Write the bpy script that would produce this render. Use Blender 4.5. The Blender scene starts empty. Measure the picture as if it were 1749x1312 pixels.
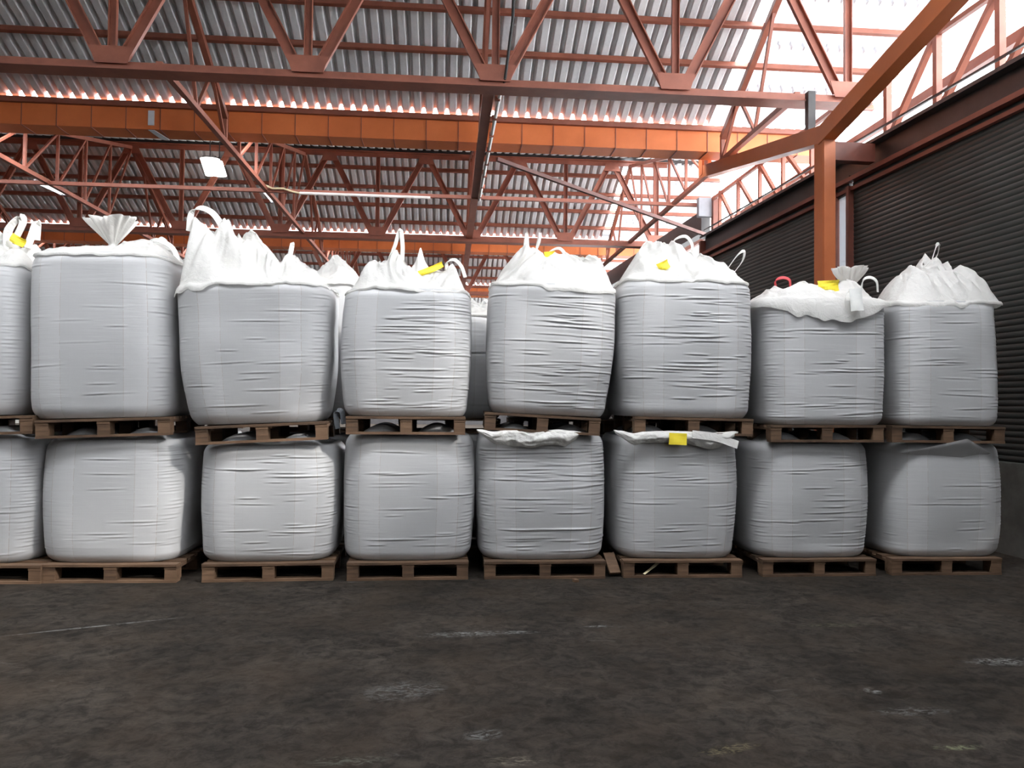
import bpy, math, random
import numpy as np
from mathutils import Vector, Matrix

C = bpy.context.scene.collection
SC = bpy.context.scene
PI = math.pi

# ------------------------------------------------------------------ camera
W, H = 1749.0, 1312.0
FPX = 1279.3
YAW, PITCH, ROLL = 0.0849, 0.0248, 0.0107
CAM = np.array([0.0, 0.0, 1.5])
_F = np.array([math.sin(YAW)*math.cos(PITCH), math.cos(YAW)*math.cos(PITCH), math.sin(PITCH)])
_R0 = np.array([math.cos(YAW), -math.sin(YAW), 0.0])
_U0 = np.cross(_R0, _F)
_R = _R0*math.cos(ROLL) + _U0*math.sin(ROLL)
_U = -_R0*math.sin(ROLL) + _U0*math.cos(ROLL)
cd = bpy.data.cameras.new('camera')
cd.sensor_width = 36.0
cd.lens = FPX/W*36.0
cd.clip_start = 0.05
cd.clip_end = 300
cam = bpy.data.objects.new('camera', cd)
C.objects.link(cam)
M4 = Matrix(((_R[0], _U[0], -_F[0], CAM[0]), (_R[1], _U[1], -_F[1], CAM[1]), (_R[2], _U[2], -_F[2], CAM[2]), (0, 0, 0, 1)))
cam.matrix_world = M4
SC.camera = cam

# ------------------------------------------------------------------ world, lights, exposure
SC.view_settings.view_transform = 'Standard'
SC.view_settings.look = 'None'
SC.view_settings.gamma = 1.0
SC.view_settings.exposure = 0.0
SC.cycles.use_denoising = True
SC.cycles.max_bounces = 8
SC.cycles.diffuse_bounces = 5
SC.cycles.sample_clamp_indirect = 6.0
wd = bpy.data.worlds.new('sky')
SC.world = wd
wd.use_nodes = True
bg = wd.node_tree.nodes['Background']
bg.inputs['Color'].default_value = (0.94, 0.965, 1.0, 1)
bg.inputs['Strength'].default_value = 15.5


def area(name, loc, target, sx, sy, power, col=(1, 1, 1)):
    l = bpy.data.lights.new(name, 'AREA')
    l.shape = 'RECTANGLE'
    l.size = sx
    l.size_y = sy
    l.energy = power
    l.color = col
    o = bpy.data.objects.new(name, l)
    C.objects.link(o)
    o.location = loc
    o.rotation_euler = (Vector(target)-Vector(loc)).to_track_quat('-Z', 'Y').to_euler()
    return o


def portal(name, loc, target, sx, sy):
    o = area(name, loc, target, sx, sy, 1)
    o.data.cycles.is_portal = True
    return o


# low sun from the right, entering over the shutter header
sl = bpy.data.lights.new('sun', 'SUN')
sl.energy = 3.2
sl.angle = math.radians(4.0)
sl.color = (1.0, 0.97, 0.92)
so = bpy.data.objects.new('sun', sl)
C.objects.link(so)
so.rotation_euler = Vector((-1.0, 0.60, -0.70)).to_track_quat('-Z', 'Y').to_euler()
# daylight through the roof light over the aisle, and through the loading door at the right behind the camera
area('roof_light_daylight', (-4.0, 4.9, 6.6), (-4.0, 6.2, 0.5), 16.0, 1.6, 60, (0.92, 0.96, 1.0))
area('door_daylight', (5.3, -2.6, 3.2), (0.0, 6.0, 1.4), 2.6, 2.6, 45, (0.88, 0.94, 1.0))

# ------------------------------------------------------------------ pixel helpers (true positions in the hall)


def ray(x, y):
    return _R*((x-W/2)/FPX) + _U*((H/2-y)/FPX) + _F


def onX(x, y, X):
    d = ray(x, y)
    return CAM + d*(X/d[0])


def onY(x, y, Y):
    d = ray(x, y)
    return CAM + d*(Y/d[1])


def onZ(x, y, Z):
    d = ray(x, y)
    return CAM + d*((Z-1.5)/d[2])


# ------------------------------------------------------------------ materials


def nodes(name):
    m = bpy.data.materials.new(name)
    m.use_nodes = True
    nt = m.node_tree
    b = nt.nodes['Principled BSDF']
    return m, nt, b


def N(nt, t, **kw):
    n = nt.nodes.new(t)
    for k, v in kw.items():
        setattr(n, k, v)
    return n


def math_n(nt, op, a, b=None, c=None, clamp=False):
    n = nt.nodes.new('ShaderNodeMath')
    n.operation = op
    n.use_clamp = clamp
    for i, v in enumerate((a, b, c)):
        if v is None:
            continue
        if isinstance(v, (int, float)):
            n.inputs[i].default_value = v
        else:
            nt.links.new(v, n.inputs[i])
    return n.outputs[0]


def mixcol(nt, fac, a, b):
    n = nt.nodes.new('ShaderNodeMix')
    n.data_type = 'RGBA'
    for s, v in ((n.inputs[0], fac), (n.inputs[6], a), (n.inputs[7], b)):
        if isinstance(v, (int, float)):
            s.default_value = v
        elif isinstance(v, tuple):
            s.default_value = v if len(v) == 4 else (*v, 1)
        else:
            nt.links.new(v, s)
    return n.outputs[2]


def ramp(nt, fac, stops):
    n = nt.nodes.new('ShaderNodeValToRGB')
    el = n.color_ramp.elements
    while len(el) > 1:
        el.remove(el[-1])
    el[0].position = stops[0][0]
    el[0].color = (*stops[0][1], 1)
    for p, c in stops[1:]:
        e = el.new(p)
        e.color = (*c, 1)
    nt.links.new(fac, n.inputs[0])
    return n.outputs[0]


def noise(nt, vec, scale, detail=4, rough=0.5, dist=0.0):
    n = nt.nodes.new('ShaderNodeTexNoise')
    n.inputs['Scale'].default_value = scale
    n.inputs['Detail'].default_value = detail
    n.inputs['Roughness'].default_value = rough
    n.inputs['Distortion'].default_value = dist
    if vec is not None:
        nt.links.new(vec, n.inputs['Vector'])
    return n.outputs['Fac']


def mapping(nt, vec, scale=(1, 1, 1), loc=(0, 0, 0), rot=(0, 0, 0)):
    n = nt.nodes.new('ShaderNodeMapping')
    n.inputs['Scale'].default_value = scale
    n.inputs['Location'].default_value = loc
    n.inputs['Rotation'].default_value = rot
    nt.links.new(vec, n.inputs['Vector'])
    return n.outputs[0]


def bump(nt, b, height, strength, dist=0.02):
    n = nt.nodes.new('ShaderNodeBump')
    n.inputs['Strength'].default_value = strength
    n.inputs['Distance'].default_value = dist
    nt.links.new(height, n.inputs['Height'])
    nt.links.new(n.outputs[0], b.inputs['Normal'])


def painted(name, c1, c2, rough=0.55, scale=3.0, metal=0.0):
    m, nt, b = nodes(name)
    tc = N(nt, 'ShaderNodeTexCoord').outputs['Object']
    f = noise(nt, tc, scale, 6, 0.65)
    col = ramp(nt, f, [(0.3, c1), (0.7, c2)])
    nt.links.new(col, b.inputs['Base Color'])
    b.inputs['Roughness'].default_value = rough
    b.inputs['Metallic'].default_value = metal
    bump(nt, b, noise(nt, tc, 60, 3), 0.15, 0.004)
    return m


STEEL = painted('truss_paint', (0.20, 0.062, 0.038), (0.31, 0.100, 0.060), 0.5)
ORANGE = painted('orange_paint', (0.60, 0.145, 0.035), (0.74, 0.20, 0.055), 0.5, 1.2)
BROWNSTEEL = painted('brown_paint', (0.13, 0.055, 0.045), (0.20, 0.085, 0.07), 0.5)
PAPER = painted('white_paper', (0.72, 0.72, 0.70), (0.80, 0.80, 0.77), 0.7, 8)
COLP = painted('column_paint', (0.40, 0.105, 0.030), (0.50, 0.14, 0.045), 0.5, 1.5)
DARKRED = painted('oxide_paint', (0.10, 0.03, 0.02), (0.17, 0.05, 0.03), 0.5)
BLACKSTEEL = painted('dark_sheet', (0.018, 0.017, 0.018), (0.035, 0.033, 0.034), 0.45)
WHITEPAINT = painted('white_paint', (0.70, 0.73, 0.78), (0.80, 0.82, 0.86), 0.4, 4)
GREYPAINT = painted('grey_paint', (0.17, 0.18, 0.20), (0.22, 0.235, 0.26), 0.5, 4)
PIPEWHITE = painted('pale_pipe', (0.60, 0.60, 0.58), (0.75, 0.75, 0.73), 0.5, 4)
BLACKCABLE = painted('black_cable', (0.02, 0.02, 0.02), (0.03, 0.03, 0.03), 0.5)
ROPE = painted('cream_cord', (0.55, 0.48, 0.30), (0.68, 0.60, 0.40), 0.8, 20)
BRASS = painted('tan_bracket', (0.32, 0.25, 0.13), (0.42, 0.34, 0.18), 0.6, 8)
YELLOW = painted('yellow_card', (0.80, 0.62, 0.02), (0.88, 0.72, 0.05), 0.6, 6)
REDSTRAP = painted('red_strap', (0.45, 0.04, 0.05), (0.60, 0.07, 0.08), 0.6, 12)
CONCRETE = painted('concrete', (0.10, 0.095, 0.085), (0.20, 0.19, 0.17), 0.9, 2.5)


def fibre_cement():
    m, nt, b = nodes('fibre_cement_sheet')
    tc = N(nt, 'ShaderNodeTexCoord').outputs['Object']
    v = mapping(nt, tc, (1, 0.35, 1))
    f = noise(nt, v, 1.6, 6, 0.7)
    g = noise(nt, tc, 22, 4, 0.6)
    h = math_n(nt, 'MULTIPLY_ADD', g, 0.25, f)
    col = ramp(nt, h, [(0.38, (0.54, 0.555, 0.57)), (0.62, (0.70, 0.71, 0.72)), (0.88, (0.80, 0.80, 0.79))])
    nt.links.new(col, b.inputs['Base Color'])
    b.inputs['Roughness'].default_value = 0.85
    bump(nt, b, g, 0.2, 0.004)
    return m


SHEET = fibre_cement()


def clear_sheet():
    m, nt, b = nodes('translucent_roof_sheet')
    b.inputs['Base Color'].default_value = (0.8, 0.82, 0.84, 1)
    b.inputs['Roughness'].default_value = 0.5
    t = N(nt, 'ShaderNodeBsdfTranslucent')
    t.inputs['Color'].default_value = (0.62, 0.66, 0.69, 1)
    mx = N(nt, 'ShaderNodeMixShader')
    mx.inputs[0].default_value = 0.13
    nt.links.new(b.outputs[0], mx.inputs[1])
    nt.links.new(t.outputs[0], mx.inputs[2])
    nt.links.new(mx.outputs[0], nt.nodes['Material Output'].inputs[0])
    return m


CLEAR = clear_sheet()
MILK = clear_sheet()
for n_ in MILK.node_tree.nodes:
    if n_.type == 'MIX_SHADER':
        n_.inputs[0].default_value = 0.28
MILK.name = 'milky_daylight_strip'


def woven(name, base, transl, uvseams):
    m, nt, b = nodes(name)
    tc = N(nt, 'ShaderNodeTexCoord')
    uv = tc.outputs['UV']
    ob = tc.outputs['Object']
    oi = N(nt, 'ShaderNodeObjectInfo').outputs['Random']
    big = noise(nt, ob, 2.2, 4, 0.6)
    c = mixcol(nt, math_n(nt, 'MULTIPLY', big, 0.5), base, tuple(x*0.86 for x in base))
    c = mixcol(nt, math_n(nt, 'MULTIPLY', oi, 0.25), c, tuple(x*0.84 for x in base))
    if uvseams:
        sp = N(nt, 'ShaderNodeSeparateXYZ')
        nt.links.new(uv, sp.inputs[0])
        u, v = sp.outputs[0], sp.outputs[1]
        # u in metres round the bag, 0 at the middle of the front, repeating per side
        au = math_n(nt, 'ABSOLUTE', u)

        def line(x, w):
            d = math_n(nt, 'ABSOLUTE', math_n(nt, 'SUBTRACT', au, x))
            return math_n(nt, 'LESS_THAN', d, w)
        band = math_n(nt, 'MULTIPLY', math_n(nt, 'GREATER_THAN', au, 0.235), math_n(nt, 'LESS_THAN', au, 0.41))
        c = mixcol(nt, math_n(nt, 'MULTIPLY', band, 0.55), c, tuple(min(1, x*1.10) for x in base))
        seam = math_n(nt, 'MAXIMUM', line(0.41, 0.0022), line(0.235, 0.0016))
        brk = noise(nt, mapping(nt, uv, (3, 30, 1)), 1.0, 2)
        seam = math_n(nt, 'MULTIPLY', seam, math_n(nt, 'GREATER_THAN', brk, 0.42))
        c = mixcol(nt, math_n(nt, 'MULTIPLY', seam, 0.6), c, (0.34, 0.27, 0.22))
        fv = math_n(nt, 'ABSOLUTE', math_n(nt, 'SUBTRACT', math_n(nt, 'FRACT', math_n(nt, 'DIVIDE', v, 0.17)), 0.5))
        hl = math_n(nt, 'LESS_THAN', fv, 0.009)
        c = mixcol(nt, math_n(nt, 'MULTIPLY', hl, 0.22), c, (0.36, 0.34, 0.33))
        fu = math_n(nt, 'ABSOLUTE', math_n(nt, 'SUBTRACT', math_n(nt, 'FRACT', math_n(nt, 'DIVIDE', u, 0.113)), 0.5))
        vl = math_n(nt, 'LESS_THAN', fu, 0.010)
        c = mixcol(nt, math_n(nt, 'MULTIPLY', vl, 0.13), c, (0.36, 0.34, 0.33))
        w1 = noise(nt, mapping(nt, uv, (2.2, 38, 1)), 1.0, 3, 0.55, 0.3)
        w2 = noise(nt, mapping(nt, uv, (8, 90, 1)), 1.0, 2, 0.5)
        wv = noise(nt, mapping(nt, uv, (330, 330, 1)), 1.0, 1)
        pm = ramp(nt, noise(nt, mapping(nt, uv, (1.6, 1.2, 1)), 1.0, 3, 0.5), [(0.42, (0.08, 0.08, 0.08)), (0.66, (1, 1, 1))])
        h = math_n(nt, 'ADD', math_n(nt, 'MULTIPLY', w1, 0.8), math_n(nt, 'MULTIPLY', w2, 0.22))
        h = math_n(nt, 'MULTIPLY', h, pm)
        h = math_n(nt, 'ADD', h, math_n(nt, 'MULTIPLY', wv, 0.05))
        bump(nt, b, h, 0.17, 0.022)
    else:
        h = math_n(nt, 'ADD', noise(nt, ob, 9, 5, 0.6, 0.8), math_n(nt, 'MULTIPLY', noise(nt, ob, 45, 3), 0.15))
        bump(nt, b, h, 0.45, 0.03)
    nt.links.new(c, b.inputs['Base Color'])
    b.inputs['Roughness'].default_value = 0.42
    b.inputs['Specular IOR Level'].default_value = 0.45
    if transl > 0:
        t = N(nt, 'ShaderNodeBsdfTranslucent')
        nt.links.new(c, t.inputs['Color'])
        nt.links.new(b.inputs['Normal'].links[0].from_socket, t.inputs['Normal'])
        mx = N(nt, 'ShaderNodeMixShader')
        mx.inputs[0].default_value = transl
        nt.links.new(b.outputs[0], mx.inputs[1])
        nt.links.new(t.outputs[0], mx.inputs[2])
        nt.links.new(mx.outputs[0], nt.nodes['Material Output'].inputs[0])
    return m


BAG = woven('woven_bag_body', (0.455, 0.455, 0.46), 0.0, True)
CLOTH = woven('woven_bag_cloth', (0.80, 0.785, 0.755), 0.30, False)
LOOP = woven('webbing_loop', (0.84, 0.83, 0.80), 0.15, False)


def wood_mat(name, c1, c2, c3):
    m, nt, b = nodes(name)
    tc = N(nt, 'ShaderNodeTexCoord').outputs['Object']
    oi = N(nt, 'ShaderNodeObjectInfo').outputs['Random']
    v = mapping(nt, tc, (3, 26, 26))
    f = noise(nt, v, 1.0, 5, 0.65, 0.6)
    g = noise(nt, tc, 5, 4)
    s = math_n(nt, 'ADD', math_n(nt, 'MULTIPLY', f, 0.6), math_n(nt, 'MULTIPLY', g, 0.4))
    s = math_n(nt, 'ADD', s, math_n(nt, 'MULTIPLY', math_n(nt, 'SUBTRACT', oi, 0.5), 0.22))
    col = ramp(nt, s, [(0.32, c1), (0.5, c2), (0.72, c3)])
    nt.links.new(col, b.inputs['Base Color'])
    b.inputs['Roughness'].default_value = 0.8
    bump(nt, b, f, 0.35, 0.006)
    return m


WOOD = wood_mat('pallet_wood', (0.045, 0.024, 0.012), (0.095, 0.052, 0.027), (0.165, 0.096, 0.054))


def floor_mat():
    m, nt, b = nodes('worn_dark_floor')
    tc = N(nt, 'ShaderNodeTexCoord').outputs['Object']
    n1 = noise(nt, tc, 0.9, 8, 0.68, 0.4)
    n2 = noise(nt, mapping(nt, tc, (1, 1.2, 1), (4, 7, 0)), 3.1, 8, 0.7, 0.8)
    n3 = noise(nt, mapping(nt, tc, (1, 1, 1), (9, 2, 0)), 1.7, 6, 0.6)
    s = math_n(nt, 'ADD', math_n(nt, 'MULTIPLY', n1, 0.5), math_n(nt, 'MULTIPLY', n2, 0.5))
    col = ramp(nt, s, [(0.34, (0.013, 0.011, 0.009)), (0.5, (0.027, 0.0225, 0.019)), (0.64, (0.045, 0.038, 0.032))])
    n4 = noise(nt, mapping(nt, tc, (1, 1.1, 1), (2, 8, 0)), 11.0, 8, 0.75, 0.6)
    mott = ramp(nt, n4, [(0.40, (0.55, 0.55, 0.55)), (0.52, (1, 1, 1)), (0.66, (1.35, 1.33, 1.28))])
    mm = nt.nodes.new('ShaderNodeMix')
    mm.data_type = 'RGBA'
    mm.blend_type = 'MULTIPLY'
    mm.inputs[0].default_value = 1.0
    nt.links.new(col, mm.inputs[6])
    nt.links.new(mott, mm.inputs[7])
    col = mm.outputs[2]
    br = ramp(nt, n3, [(0.45, (0, 0, 0)), (0.68, (1, 1, 1))])
    col = mixcol(nt, math_n(nt, 'MULTIPLY', br, 0.40), col, (0.042, 0.030, 0.021))
    # pale scuffs: thin ridges kept only inside patches
    sc = noise(nt, mapping(nt, tc, (1, 3.2, 1), (3, 1, 0), (0, 0, 0.12)), 3.6, 9, 0.72, 1.6)
    pt = noise(nt, mapping(nt, tc, (1, 1.6, 1), (1, 5, 0)), 1.15, 3, 0.5)
    a = ramp(nt, sc, [(0.60, (0, 0, 0)), (0.74, (1, 1, 1))])
    p = ramp(nt, pt, [(0.53, (0, 0, 0)), (0.66, (1, 1, 1))])
    col = mixcol(nt, math_n(nt, 'MULTIPLY', math_n(nt, 'MULTIPLY', a, p), 0.6), col, (0.11, 0.105, 0.095))
    sp = N(nt, 'ShaderNodeSeparateXYZ')
    nt.links.new(tc, sp.inputs[0])
    fine = noise(nt, mapping(nt, tc, (1, 1.8, 1)), 17, 6, 0.75, 1.0)

    def stain(px, py, rx, ry, ang, strength, colr, col, th=0.5):
        P = onZ(px, py, 0)
        x = math_n(nt, 'SUBTRACT', sp.outputs[0], float(P[0]))
        y = math_n(nt, 'SUBTRACT', sp.outputs[1], float(P[1]))
        ca, sa = math.cos(ang), math.sin(ang)
        xr = math_n(nt, 'DIVIDE', math_n(nt, 'ADD', math_n(nt, 'MULTIPLY', x, ca), math_n(nt, 'MULTIPLY', y, sa)), rx)
        yr = math_n(nt, 'DIVIDE', math_n(nt, 'SUBTRACT', math_n(nt, 'MULTIPLY', y, ca), math_n(nt, 'MULTIPLY', x, sa)), ry)
        d = math_n(nt, 'ADD', math_n(nt, 'MULTIPLY', xr, xr), math_n(nt, 'MULTIPLY', yr, yr))
        mk = math_n(nt, 'SUBTRACT', 1.0, d, clamp=True)
        fl = math_n(nt, 'MULTIPLY', math_n(nt, 'SUBTRACT', fine, th), 7.0, clamp=True)
        return mixcol(nt, math_n(nt, 'MULTIPLY', math_n(nt, 'MULTIPLY', mk, fl), strength), col, colr)
    pale = (0.15, 0.15, 0.145)
    for q in [(800, 1083, 0.36, 0.07, 0.05, 1.0, pale), (885, 1080, 0.16, 0.04, 0.0, 0.9, pale), (1722, 1130, 0.30, 0.08, 0.0, 1.0, pale),
              (165, 1070, 0.60, 0.018, 0.36, 0.8, pale, 0.42), (1022, 1070, 0.12, 0.03, 0, 1.0, pale), (690, 1180, 0.25, 0.15, 0.2, 0.55, pale),
              (825, 1255, 0.10, 0.07, 0.2, 0.9, pale), (1490, 1180, 0.05, 0.05, 0, 1, pale), (1635, 1277, 0.14, 0.03, 0, 0.8, (0.14, 0.15, 0.09)),
              (1245, 1280, 0.18, 0.05, 0.3, 0.7, (0.15, 0.125, 0.07)), (1430, 1068, 0.30, 0.05, 0, 0.5, (0.11, 0.11, 0.07)),
              (880, 1300, 0.15, 0.05, 0, 0.7, (0.15, 0.13, 0.10)), (590, 1300, 0.2, 0.05, 0, 0.5, (0.13, 0.135, 0.11)),
              (1560, 1215, 0.25, 0.06, 0, 0.5, pale)]:
        col = stain(q[0], q[1], q[2], q[3], q[4], q[5], q[6], col, q[7] if len(q) > 7 else 0.47)
    nt.links.new(col, b.inputs['Base Color'])
    rg = ramp(nt, n2, [(0.3, (0.75, 0.75, 0.75)), (0.7, (0.95, 0.95, 0.95))])
    nt.links.new(rg, b.inputs['Roughness'])
    b.inputs['Specular IOR Level'].default_value = 0.07
    bump(nt, b, noise(nt, tc, 14, 8, 0.7), 0.35, 0.02)
    return m


FLOOR = floor_mat()


def lamp_mat(name, col, s):
    m, nt, b = nodes(name)
    b.inputs['Base Color'].default_value = (0.8, 0.8, 0.8, 1)
    b.inputs['Emission Color'].default_value = (*col, 1)
    b.inputs['Emission Strength'].default_value = s
    return m


GLOW = lamp_mat('lit_diffuser', (1.0, 0.96, 0.9), 9.0)
TUBE = lamp_mat('lit_tube', (0.92, 0.96, 1.0), 1.6)

# ------------------------------------------------------------------ mesh helpers


class MB:
    def __init__(s):
        s.v = []
        s.f = []

    def add(s, verts, faces):
        o = len(s.v)
        s.v += [tuple(map(float, p)) for p in verts]
        s.f += [tuple(i+o for i in f) for f in faces]
        return s

    def box(s, c, d, rz=0.0):
        x, y, z = d[0]/2, d[1]/2, d[2]/2
        ca, sa = math.cos(rz), math.sin(rz)
        vs = []
        for a in (-x, x):
            for b in (-y, y):
                for e in (-z, z):
                    vs.append((c[0]+a*ca-b*sa, c[1]+a*sa+b*ca, c[2]+e))
        return s.add(vs, [(0, 1, 3, 2), (4, 6, 7, 5), (0, 4, 5, 1), (2, 3, 7, 6), (0, 2, 6, 4), (1, 5, 7, 3)])

    def sweep(s, prof, p, q, up=(0, 0, 1)):
        """prof: closed list of (side, up) offsets, swept from p to q"""
        p = np.array(p, float)
        q = np.array(q, float)
        t = (q-p)/np.linalg.norm(q-p)
        u = np.array(up, float)
        sd = np.cross(t, u)
        if np.linalg.norm(sd) < 1e-6:
            sd = np.cross(t, (1, 0, 0))
        sd /= np.linalg.norm(sd)
        u = np.cross(sd, t)
        n = len(prof)
        vs = [p+sd*a+u*b for a, b in prof]+[q+sd*a+u*b for a, b in prof]
        fs = [(i, (i+1) % n, n+(i+1) % n, n+i) for i in range(n)]
        fs += [tuple(range(n))[::-1], tuple(range(n, 2*n))]
        return s.add(vs, fs)

    def bar(s, p, q, w, h, up=(0, 0, 1)):
        return s.sweep([(-w/2, -h/2), (w/2, -h/2), (w/2, h/2), (-w/2, h/2)], p, q, up)

    def rod(s, p, q, r, n=10):
        return s.sweep([(r*math.cos(2*PI*i/n), r*math.sin(2*PI*i/n)) for i in range(n)], p, q)

    def ring(s, pts, r, n=8):
        for a, b in zip(pts[:-1], pts[1:]):
            s.rod(a, b, r, n)
        return s

    def build(s, name, mat, parent=None, smooth=False):
        me = bpy.data.meshes.new(name)
        me.from_pydata(s.v, [], s.f)
        me.materials.append(mat)
        if smooth:
            me.polygons.foreach_set('use_smooth', [True]*len(me.polygons))
        me.update()
        o = bpy.data.objects.new(name, me)
        C.objects.link(o)
        if parent is not None:
            o.parent = parent
            if parent.type == 'EMPTY' or True:
                o.matrix_parent_inverse = root_matrix(parent).inverted()
        return o


def root_matrix(o):
    m = o.matrix_basis.copy()
    if o.parent is not None:
        m = root_matrix(o.parent) @ o.matrix_parent_inverse @ m
    return m


def thing(name, label, cat, loc=(0, 0, 0), group=None):
    o = bpy.data.objects.new(name, None)
    o.empty_display_size = 0.1
    C.objects.link(o)
    o.location = Vector([float(v) for v in loc])
    o['label'] = label
    o['category'] = cat
    if group:
        o['group'] = group
    return o


def tag(o, label, cat, group=None, kind=None):
    o['label'] = label
    o['category'] = cat
    if group:
        o['group'] = group
    if kind:
        o['kind'] = kind
    return o


def struct(o):
    o['kind'] = 'structure'
    return o


def kids(o):
    return [c for c in bpy.data.objects if c.parent == o]


# ------------------------------------------------------------------ hall dimensions
PER = 9.57                       # bay length
TY = lambda k: 9.86 + PER*(k-1)   # ridge / truss planes
GY = lambda k: 13.05 + PER*(k-1)  # front edge of the gutters
XL = -25.0
ZCH = 5.77                       # truss bottom chord
ZTOP = 7.93
XG = [-12.25, -8.0, -3.75, 0.5, 4.75]


def wall_x(Y):
    return 5.71-0.05*(Y-6.96)


# ---- floor, walls
f = MB()
f.add([(XL-2, -12, 0), (16, -12, 0), (16, 52, 0), (XL-2, 52, 0)], [(0, 1, 2, 3)])
f.box(((XL+14)/2, 20, -0.1), (abs(XL)+18, 64, 0.18))
struct(f.build('floor', FLOOR))
w = MB().box((XL, 19.5, 4.0), (0.2, 61, 8.0))
struct(w.build('wall_left', CONCRETE))
w = MB().box((-9, 50, 4.5), (32, 0.2, 9.0))
struct(w.build('wall_far', BLACKSTEEL))
w = MB().box((-9.2, -11, 4.5), (32.5, 0.2, 9.0))
struct(w.build('wall_back', CONCRETE))

# ---- right wall: dwarf wall, slatted shutters, header


def ribbed_wall(y0, y1, z0, z1, pitch=0.063):
    mb = MB()
    n = int((z1-z0)/pitch)
    p0 = np.array([wall_x(y0), y0])
    p1 = np.array([wall_x(y1), y1])
    prof = []
    for i in range(n):
        z = z0+i*pitch
        prof += [(0.0, z), (0.006, z+pitch*0.25), (0.008, z+pitch*0.5), (0.006, z+pitch*0.75)]
    prof.append((0, z0+n*pitch))
    vs = []
    for p in (p0, p1):
        for dx, z in prof:
            vs.append((p[0]-dx, p[1], z))
    m = len(prof)
    return mb.add(vs, [(i, i+1, m+i+1, m+i) for i in range(m-1)])


SHUT = painted('shutter_slat', (0.015, 0.019, 0.018), (0.028, 0.034, 0.032), 0.42, 1.2)
struct(ribbed_wall(-11, 9.88, 0.95, 4.70).build('wall_right', SHUT))
struct(ribbed_wall(10.22, 15.05, 0.95, 4.70).build('wall_right', SHUT))
mb = MB().box((5.6, 33, 1.15), (0.3, 34, 2.3))  # added low wall, blocks the bright outside from showing through the pallet gaps
struct(mb.build('wall_sky_blocker', CONCRETE))
mb = MB()
for a, b in ((-11, 15.1),):
    mb.sweep([(-0.14, 0), (0.14, 0), (0.14, 0.95), (-0.14, 0.95)], (wall_x(a)+0.16, a, 0), (wall_x(b)+0.16, b, 0))
struct(mb.build('wall_dwarf', CONCRETE))
wn = Vector((wall_x(15.1)-wall_x(0.2), 14.9, 0)).normalized()
# header: top flange, recessed dark web, orange-brown lower angles
mb = MB()
mb.sweep([(-0.02, 4.64), (0.16, 4.64), (0.16, 4.98), (-0.02, 4.98)], (wall_x(-11), -11, 0), (wall_x(15.1), 15.1, 0))
mb.sweep([(-0.14, 4.94), (0.16, 4.94), (0.16, 4.985), (-0.14, 4.985)], (wall_x(-11), -11, 0), (wall_x(15.1), 15.1, 0))
struct(mb.build('trim_1', BLACKSTEEL))
mb = MB()
mb.sweep([(-0.10, 4.60), (0.02, 4.60), (0.02, 4.66), (-0.10, 4.66)], (wall_x(-11), -11, 0), (wall_x(15.1), 15.1, 0))
mb.sweep([(-0.06, 4.48), (0.02, 4.48), (0.02, 4.53), (-0.06, 4.53)], (wall_x(-11), -11, 0), (wall_x(15.1), 15.1, 0))
struct(mb.build('trim_2', DARKRED))
mb = MB()
for y in (9.90, 10.24, 15.05):
    mb.box((wall_x(y)-0.03, y, 2.4), (0.10, 0.07 if y < 15 else 0.14, 4.3))
struct(mb.build('trim_3', DARKRED))
# narrow milky daylight strip in the slot between the shutters
mb = MB().box((wall_x(10.06)-0.01, 10.06, 2.70), (0.03, 0.26, 3.5))
struct(mb.build('window_1', MILK))
mb = MB().box((wall_x(10.06)-0.01, 10.06, 4.58), (0.06, 0.3, 0.26))
struct(mb.build('trim_5', BLACKSTEEL))
# second header, over the open bays further back
hx = lambda Y: 5.55-0.05*(Y-15.2)
mb = MB()
mb.sweep([(-0.10, 5.22), (0.10, 5.22), (0.10, 5.70), (-0.10, 5.70)], (hx(15.75), 15.75, 0), (hx(34), 34, 0))
tag(mb.build('steel_beam', BLACKSTEEL), 'dark steel beam running back beyond the red wall end, over the open side', 'beam')

# ---- roof sheets
PITCH = 0.203


def sheet_run(x0, x1, ya, za, yb, zb, lap, mat, name):
    """corrugated sheets running from (ya,za) down to (yb,zb); lap = number of sheet rows"""
    n = int((x1-x0)/PITCH)
    prof = [(0.0, 0.0), (0.100, 0.0), (0.112, 0.012), (0.124, 0.070), (0.140, 0.100), (0.162, 0.100), (0.178, 0.070), (0.190, 0.012)]
    xs, zs = [], []
    for i in range(n):
        for a, b in prof:
            xs.append(x0+i*PITCH+a)
            zs.append(b)
    xs.append(x0+n*PITCH)
    zs.append(0.0)
    xs = np.array(xs)
    zs = np.array(zs)
    m = len(xs)
    mb = MB()
    for r in range(lap):
        t0, t1 = r/lap, (r+1)/lap+(0.02 if r < lap-1 else 0.0)
        off = 0.0
        vs = []
        for t, o in ((t0, 0.014), (t1, 0.0)):
            y = ya+(yb-ya)*t
            z = za+(zb-za)*t
            vs += [(x, y, z+dz+o) for x, dz in zip(xs, zs)]
        # a little thickness at the lower end so each sheet end reads as an edge
        y = ya+(yb-ya)*t1
        z = za+(zb-za)*t1
        vs += [(x, y, z+dz+0.014) for x, dz in zip(xs, zs)]
        fs = []
        for k in range(2):
            fs += [(k*m+i, k*m+i+1, (k+1)*m+i+1, (k+1)*m+i) for i in range(m-1)]
        mb.add(vs, fs)
    return struct(mb.build(name, mat))


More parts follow.
